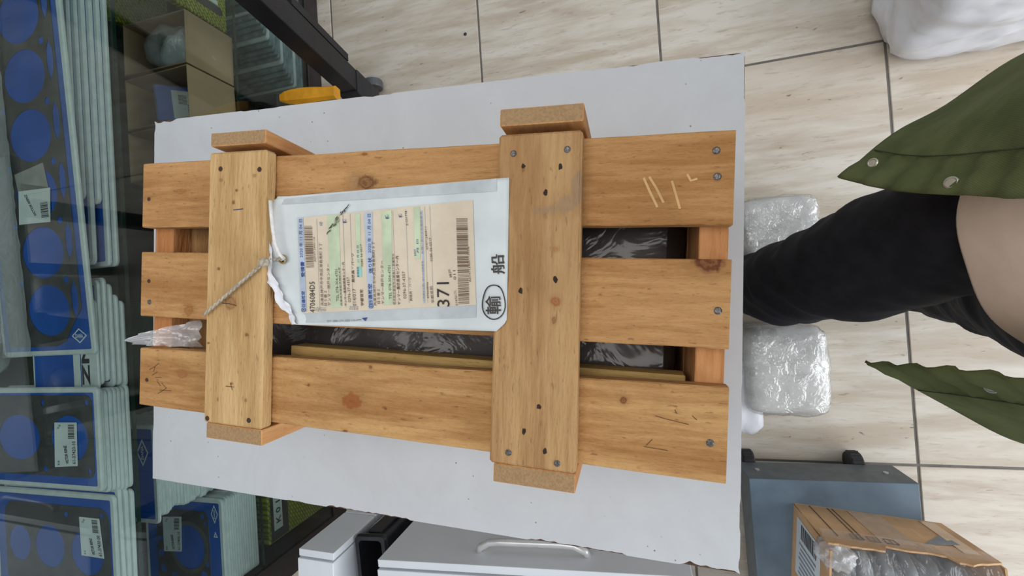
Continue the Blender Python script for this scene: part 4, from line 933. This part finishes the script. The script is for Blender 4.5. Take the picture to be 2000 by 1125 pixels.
# ------------------------------------------------------------------ person (photographer) at the near side of the table
pn = thing('person', 'person in an open green jacket, beige shirt and black trousers standing at the table', 'person', (.02, -.5, 0))
ox, oy = .02, -.5
J = {'pel': ((.025,-.50,.93),.150,.120), 'bel': ((.04,-.495,1.06),.160,.118), 'che': ((.04,-.515,1.25),.165,.110), 'nek': ((.04,-.53,1.42),.06,.06), 'top': ((.04,-.53,1.47),.055,.055),
     'hr': ((.072,-.485,.86),.105,.105), 'tr': ((.032,-.405,.70),.096,.098), 'kr': ((-.012,-.318,.50),.090,.090), 'cr': ((-.018,-.312,.30),.082,.085), 'ar': ((-.02,-.305,.10),.066,.07), 'fr': ((-.022,-.27,.05),.05,.05), 'pr': ((-.024,-.16,.045),.045,.04),
     'sr': ((.19,-.53,1.335),.062,.062), 'er': ((.305,-.55,1.09),.048,.048), 'wr': ((.318,-.635,.86),.030,.034), 'mr': ((.320,-.635,.79),.018,.040),
     'sl': ((-.11,-.53,1.335),.062,.062), 'el': ((-.245,-.55,1.09),.048,.048), 'wl': ((-.262,-.635,.86),.030,.034), 'ml': ((-.264,-.635,.79),.018,.040),
     'hl': ((-.045,-.525,.86),.100,.10), 'tl': ((-.062,-.575,.70),.092,.09), 'kl': ((-.05,-.64,.50),.080,.08), 'cl': ((-.055,-.70,.30),.075,.075), 'al': ((-.06,-.75,.10),.062,.065), 'fl': ((-.062,-.71,.05),.05,.05), 'pl': ((-.07,-.60,.045),.045,.04)}
E_ = [('che','sr'),('sr','er'),('er','wr'),('wr','mr'),('che','sl'),('sl','el'),('el','wl'),('wl','ml'),('pel','bel'),('bel','che'),('che','nek'),('nek','top'),('pel','hr'),('hr','tr'),('tr','kr'),('kr','cr'),('cr','ar'),('ar','fr'),('fr','pr'),('pel','hl'),('hl','tl'),('tl','kl'),('kl','cl'),('cl','al'),('al','fl'),('fl','pl')]
ks = list(J); me = bpy.data.meshes.new('b'); me.from_pydata([(J[k][0][0]-ox, J[k][0][1]-oy, J[k][0][2]) for k in ks], [(ks.index(a), ks.index(b)) for a, b in E_], [])
bo = link('b', me); bo.modifiers.new('s', 'SKIN')
for i, k in enumerate(ks):
    sv = me.skin_vertices[0].data[i]; sv.radius = (J[k][1], J[k][2]); sv.use_root = (k == 'pel')
ss = bo.modifiers.new('d', 'SUBSURF'); ss.levels = 4; ss.render_levels = 4
dg = bpy.context.evaluated_depsgraph_get(); ev = bpy.data.meshes.new_from_object(bo.evaluated_get(dg)); bpy.data.objects.remove(bo)
NRM = [v.normal.copy() for v in ev.vertices]
for v in ev.vertices:
    p = v.co.copy(); k = 1 if .12 < p.z < .92 else 0
    if k:
        f1 = 1-2*abs(nz((p.x*3, p.y*3, p.z*9), 1, 1)); f2 = nz((p.x*6+p.z*5, p.y*6, p.z*14), 1, 2)
        f3_ = 1-2*abs(nz((p.x*5+p.z*4, p.y*5, p.z*11+p.x*9), 1, 7)); v.co = p+NRM[v.index]*(.007*f1+.006*f2+.008*f3_-.006+.002*nz(p, 34, 5))
ev.materials.clear(); [ev.materials.append(M[k]) for k in ('trouser', 'shirt', 'shoe', 'skin')]
for p in ev.polygons:
    z = p.center.z; p.use_smooth = True; p.material_index = 2 if z < .085 else (0 if z < .95 else (1 if z < 1.37 else 3))
    if abs(p.center.x-.01) > .225: p.material_index = 3
link('body', ev, pn)
# shirt
rows = []
for zi, (z, rx, ry) in enumerate(((.872,.176,.134),(.90,.178,.137),(.95,.180,.140),(1.02,.182,.142),(1.12,.184,.14),(1.24,.186,.13),(1.33,.17,.115),(1.40,.09,.085))):
    ring = []
    for a in range(64):
        t = 2*PI*a/64; fo = 1+.018*math.sin(t*9+z*8)*(1 if z < 1.2 else .3)+.015*nz((math.cos(t)*2, math.sin(t)*2, z*5), 1, 2)
        ring.append((.045-ox+rx*fo*math.cos(t), -.492-oy+ry*fo*math.sin(t), z+(.012*math.sin(t*2+.5) if zi == 0 else 0)))
    rows.append(ring)
sh_ = MB().loft(rows, cap=False).build('shirt', M['shirt'], pn, smooth=True)
sm = sh_.modifiers.new('t', 'SOLIDIFY'); sm.thickness = .003; sm2 = sh_.modifiers.new('s', 'SUBSURF'); sm2.levels = 1; sm2.render_levels = 1
# jacket
jk = [(.795, [(.127,-.280),(.175,-.343),(.202,-.400),(.250,-.478),(.268,-.56),(.22,-.66),(.12,-.71),(0,-.71),(-.11,-.68),(-.19,-.60),(-.228,-.52),(-.219,-.448),(-.173,-.375),(-.116,-.295)]),
      (.88, [(.090,-.297),(.145,-.340),(.190,-.395),(.236,-.470),(.25,-.555),(.21,-.65),(.12,-.695),(.01,-.70),(-.095,-.67),(-.175,-.60),(-.21,-.52),(-.203,-.449),(-.160,-.378),(-.107,-.312)]),
      (.97, [(.064,-.312),(.125,-.338),(.185,-.385),(.228,-.462),(.238,-.55),(.20,-.64),(.12,-.68),(.02,-.69),(-.08,-.66),(-.16,-.60),(-.198,-.52),(-.192,-.45),(-.150,-.38),(-.100,-.328)]),
      (1.06, [(.050,-.314),(.115,-.335),(.18,-.38),(.225,-.46),(.235,-.55),(.20,-.635),(.12,-.675),(.02,-.685),(-.08,-.655),(-.16,-.595),(-.195,-.52),(-.190,-.45),(-.15,-.38),(-.102,-.335)]),
      (1.22, [(.085,-.345),(.13,-.355),(.185,-.395),(.235,-.47),(.245,-.55),(.20,-.63),(.12,-.665),(.03,-.67),(-.07,-.65),(-.155,-.595),(-.19,-.52),(-.18,-.46),(-.13,-.39),(-.07,-.36)]),
      (1.34, [(.10,-.40),(.135,-.41),(.175,-.43),(.215,-.48),(.225,-.54),(.185,-.60),(.12,-.63),(.04,-.64),(-.04,-.625),(-.11,-.59),(-.15,-.535),(-.14,-.48),(-.10,-.43),(-.04,-.41)]),
      (1.42, [(.09,-.46),(.10,-.465),(.115,-.475),(.125,-.495),(.128,-.53),(.115,-.57),(.085,-.595),(.045,-.60),(.0,-.59),(-.03,-.57),(-.045,-.53),(-.04,-.50),(-.025,-.475),(-.01,-.465)])]
def crom(P, t):
    n = len(P)-1; s = t*n; i = min(n-1, int(s)); f = s-i
    p0, p1, p2, p3 = [Vector(P[min(n, max(0, k))]) for k in (i-1, i, i+1, i+2)]
    return .5*((2*p1)+(p2-p0)*f+(2*p0-5*p1+4*p2-p3)*f*f+(3*p1-p0-3*p2+p3)*f**3)
def jpos(s, zt):                              # s along the cloth 0..1, zt 0..1 in levels
    cols = [Vector((*crom(P, s), z)) for z, P in jk]; return crom([tuple(c) for c in cols], zt)
rows = []
for i in range(61):
    row = []
    for j in range(91):
        s = j/90; p = jpos(s, i/60); e = min(s, 1-s)
        fold = .003*math.sin(s*60+p.z*9)*min(1,i/14)*(1-i/60)+.005*nz((s*14, p.z*7, 0), 1, 3)*min(1,i/10)
        if e < .045: fold = .003*math.sin(p.z*150)+.002*nz((p.z*60, s*40, 0), 1, 4)+(.004 if e < .03 else 0)
        c_ = Vector((.03-p.x, -.5-p.y, 0)).normalized()
        p = p-c_*fold*(1 if i > 1 else .7); row.append((p.x-ox, p.y-oy, p.z))
    rows.append(row)
jo = MB().loft(rows, closed=False, cap=False).build('jacket', M['jacket'], pn, smooth=True)
jm = jo.modifiers.new('t', 'SOLIDIFY'); jm.thickness = .0035; jm.offset = 0
def snap(px, py, mat, nm, s0):                # find the cloth point seen at this pixel
    best = None
    for i in range(60):
        for k in range(16):
            s = k*.005 if s0 == 0 else 1-k*.005; p = jpos(s, i/60*.6)
            v = Vector((p.x, p.y, p.z-HC)); cxyz = FW[0]*v.x+FW[1]*v.y+FW[2]*v.z
            u, w_ = 1000+F_PX*cxyz.x/cxyz.z, 562.5+F_PX*cxyz.y/cxyz.z; dd = (u-px)**2+(w_-py)**2
            if best is None or dd < best[0]: best = (dd, p.copy())
    p = best[1]; v = (Vector((0, 0, HC))-p).normalized(); p = p+v*.006
    o = MB().loft([[(r*math.cos(a*PI/8), r*math.sin(a*PI/8), z) for a in range(16)] for r, z in ((.006,-.003),(.006,.0012),(.0048,.002),(.0040,.0012),(.0012,.0012))]).build(nm, mat, jo)
    o.location = (p.x-ox, p.y-oy, p.z); nrm = Vector((.1, .75, .65)) if s0 == 0 else Vector((-.1, .75, .65)); o.rotation_euler = nrm.to_track_quat('Z', 'Y').to_euler()
snap(1707, 316, M['snap'], 'snap_stud', 0); snap(1858, 352, M['snap'], 'snap_stud', 0); snap(1937, 757, M['snap2'], 'snap_cap', 1)

for sd, ss_ in ((0, .050), (1, .950)):        # placket stitching
    pl = []
    for i in range(2, 50):
        p = jpos(ss_, i/60); c_ = Vector((.03-p.x, -.5-p.y, 0)).normalized(); q = p-c_*.0045; pl.append((q.x-ox, q.y-oy, q.z))
    MB().tube(pl, .0008, 5).build('placket_seam', M['seam'], jo)
bp = jpos(.975, .14); MB().box(-.011, .011, -.0012, .0012, -.0012, .0012).build('buttonhole', M['card'], jo)
bh = [c for c in jo.children if c.name.startswith('buttonhole')][0]; bh.location = (bp.x-ox+.004, bp.y-oy+.006, bp.z); bh.rotation_euler = (.6, -.9, .6)

for sg in (1, -1):                            # sleeves and fingers of the hanging arms
    X = lambda x: .03+sg*(x-.03)-ox
    sp = [(X(.10),-.53-oy,1.345),(X(.175),-.53-oy,1.335),(X(.235),-.54-oy,1.27),(X(.285),-.545-oy,1.16),(X(.305),-.565-oy,1.08),(X(.314),-.60-oy,.97),(X(.318),-.633-oy,.875)]
    sv_ = MB().tube(sp, [.060,.078,.075,.068,.063,.057,.051], 20, cap=False).build('sleeve', M['jacket'], jo, smooth=True)
    tm_ = sv_.modifiers.new('t', 'SOLIDIFY'); tm_.thickness = .003
    for k, (dy, ln) in enumerate(((.030,.062),(.011,.072),(-.009,.068),(-.027,.052))):
        b_0 = Vector((X(.320), -.635-oy+dy, .775)); inw = -sg
        MB().tube([b_0, b_0+Vector((inw*.004,.002,-ln*.45)), b_0+Vector((inw*.014,.005,-ln*.8)), b_0+Vector((inw*.024,.007,-ln))], [.0095,.009,.008,.0055], 10).build('finger', M['skin'], pn, smooth=True)
    b_0 = Vector((X(.316), -.605-oy, .83)); MB().tube([b_0, b_0+Vector((-sg*.008,.026,-.022)), b_0+Vector((-sg*.014,.034,-.048)), b_0+Vector((-sg*.018,.034,-.064))], [.012,.011,.0095,.006], 10).build('thumb', M['skin'], pn, smooth=True)
# head, bowed towards the table
hm = Matrix.Translation((.04-ox, -.505-oy, 1.56)) @ Matrix.Rotation(-.45, 4, 'X')
def hpart(name, mat, pts, fs, smooth=True):
    o = MB().add([tuple(hm @ Vector(p)) for p in pts], fs).build(name, mat, pn, smooth=smooth); return o
bm = bmesh.new(); bmesh.ops.create_icosphere(bm, subdivisions=5, radius=1); V_ = []
def gz(x, z, cx, cz, sx, sz): return math.exp(-((x-cx)/sx)**2-((z-cz)/sz)**2)
for v in bm.verts:
    x, y, z = v.co; jw = 1-.28*max(0, -z)**1.5
    X_h, Y_h, Z_h = x*.076*jw, y*.096*(1-.10*max(0, -z)), z*.120
    if y > 0:
        Y_h += .024*gz(X_h, Z_h, 0, -.018, .011, .022)*1.0+.010*gz(X_h, Z_h, 0, .012, .009, .022)
        Y_h -= .010*(gz(X_h, Z_h, .031, .008, .016, .012)+gz(X_h, Z_h, -.031, .008, .016, .012))
        Y_h += .006*gz(X_h, Z_h, 0, -.058, .022, .006)+.006*gz(X_h, Z_h, 0, -.070, .018, .006)+.008*gz(X_h, Z_h, 0, -.098, .02, .014)
    V_.append((X_h, Y_h, Z_h))
hpart('head', M['skin'], V_, [tuple(q.index for q in f.verts) for f in bm.faces])
hv = [(x*1.06, y*1.05-.004, z*1.06+.003) for x, y, z in V_]
hpart('hair', M['shoe'], hv, [tuple(q.index for q in f.verts) for f in bm.faces if sum(hv[q.index][2]-.035+max(0, -hv[q.index][1]-.0)*.9+.0 for q in f.verts)/3 > 0 and not (hv[f.verts[0].index][1] > .03 and hv[f.verts[0].index][2] < .055)])
bm.free()
def ball(c, r, n=8, m=12):
    pts = [(c[0]+r[0]*math.sin(PI*i/n)*math.cos(2*PI*j/m), c[1]+r[1]*math.sin(PI*i/n)*math.sin(2*PI*j/m), c[2]+r[2]*math.cos(PI*i/n)) for i in range(n+1) for j in range(m)]
    return pts, [(i*m+j, i*m+(j+1)%m, (i+1)*m+(j+1)%m, (i+1)*m+j) for i in range(n) for j in range(m)]
for sg in (1, -1):
    hpart('eye', M['card'], *ball((sg*.031, .076, .008), (.0125, .0095, .0085))); hpart('iris', M['hole'], *ball((sg*.031, .0845, .006), (.0055, .002, .0055)))
    hpart('ear', M['skin'], *ball((sg*.078, -.004, .0), (.009, .018, .030)))
    hpart('eyebrow', M['shoe'], *ball((sg*.031, .090, .026), (.017, .004, .003)))
hpart('lips', plain('lips', srgb(170, 104, 92), .5), *ball((0, .088, -.063), (.020, .006, .0065)))
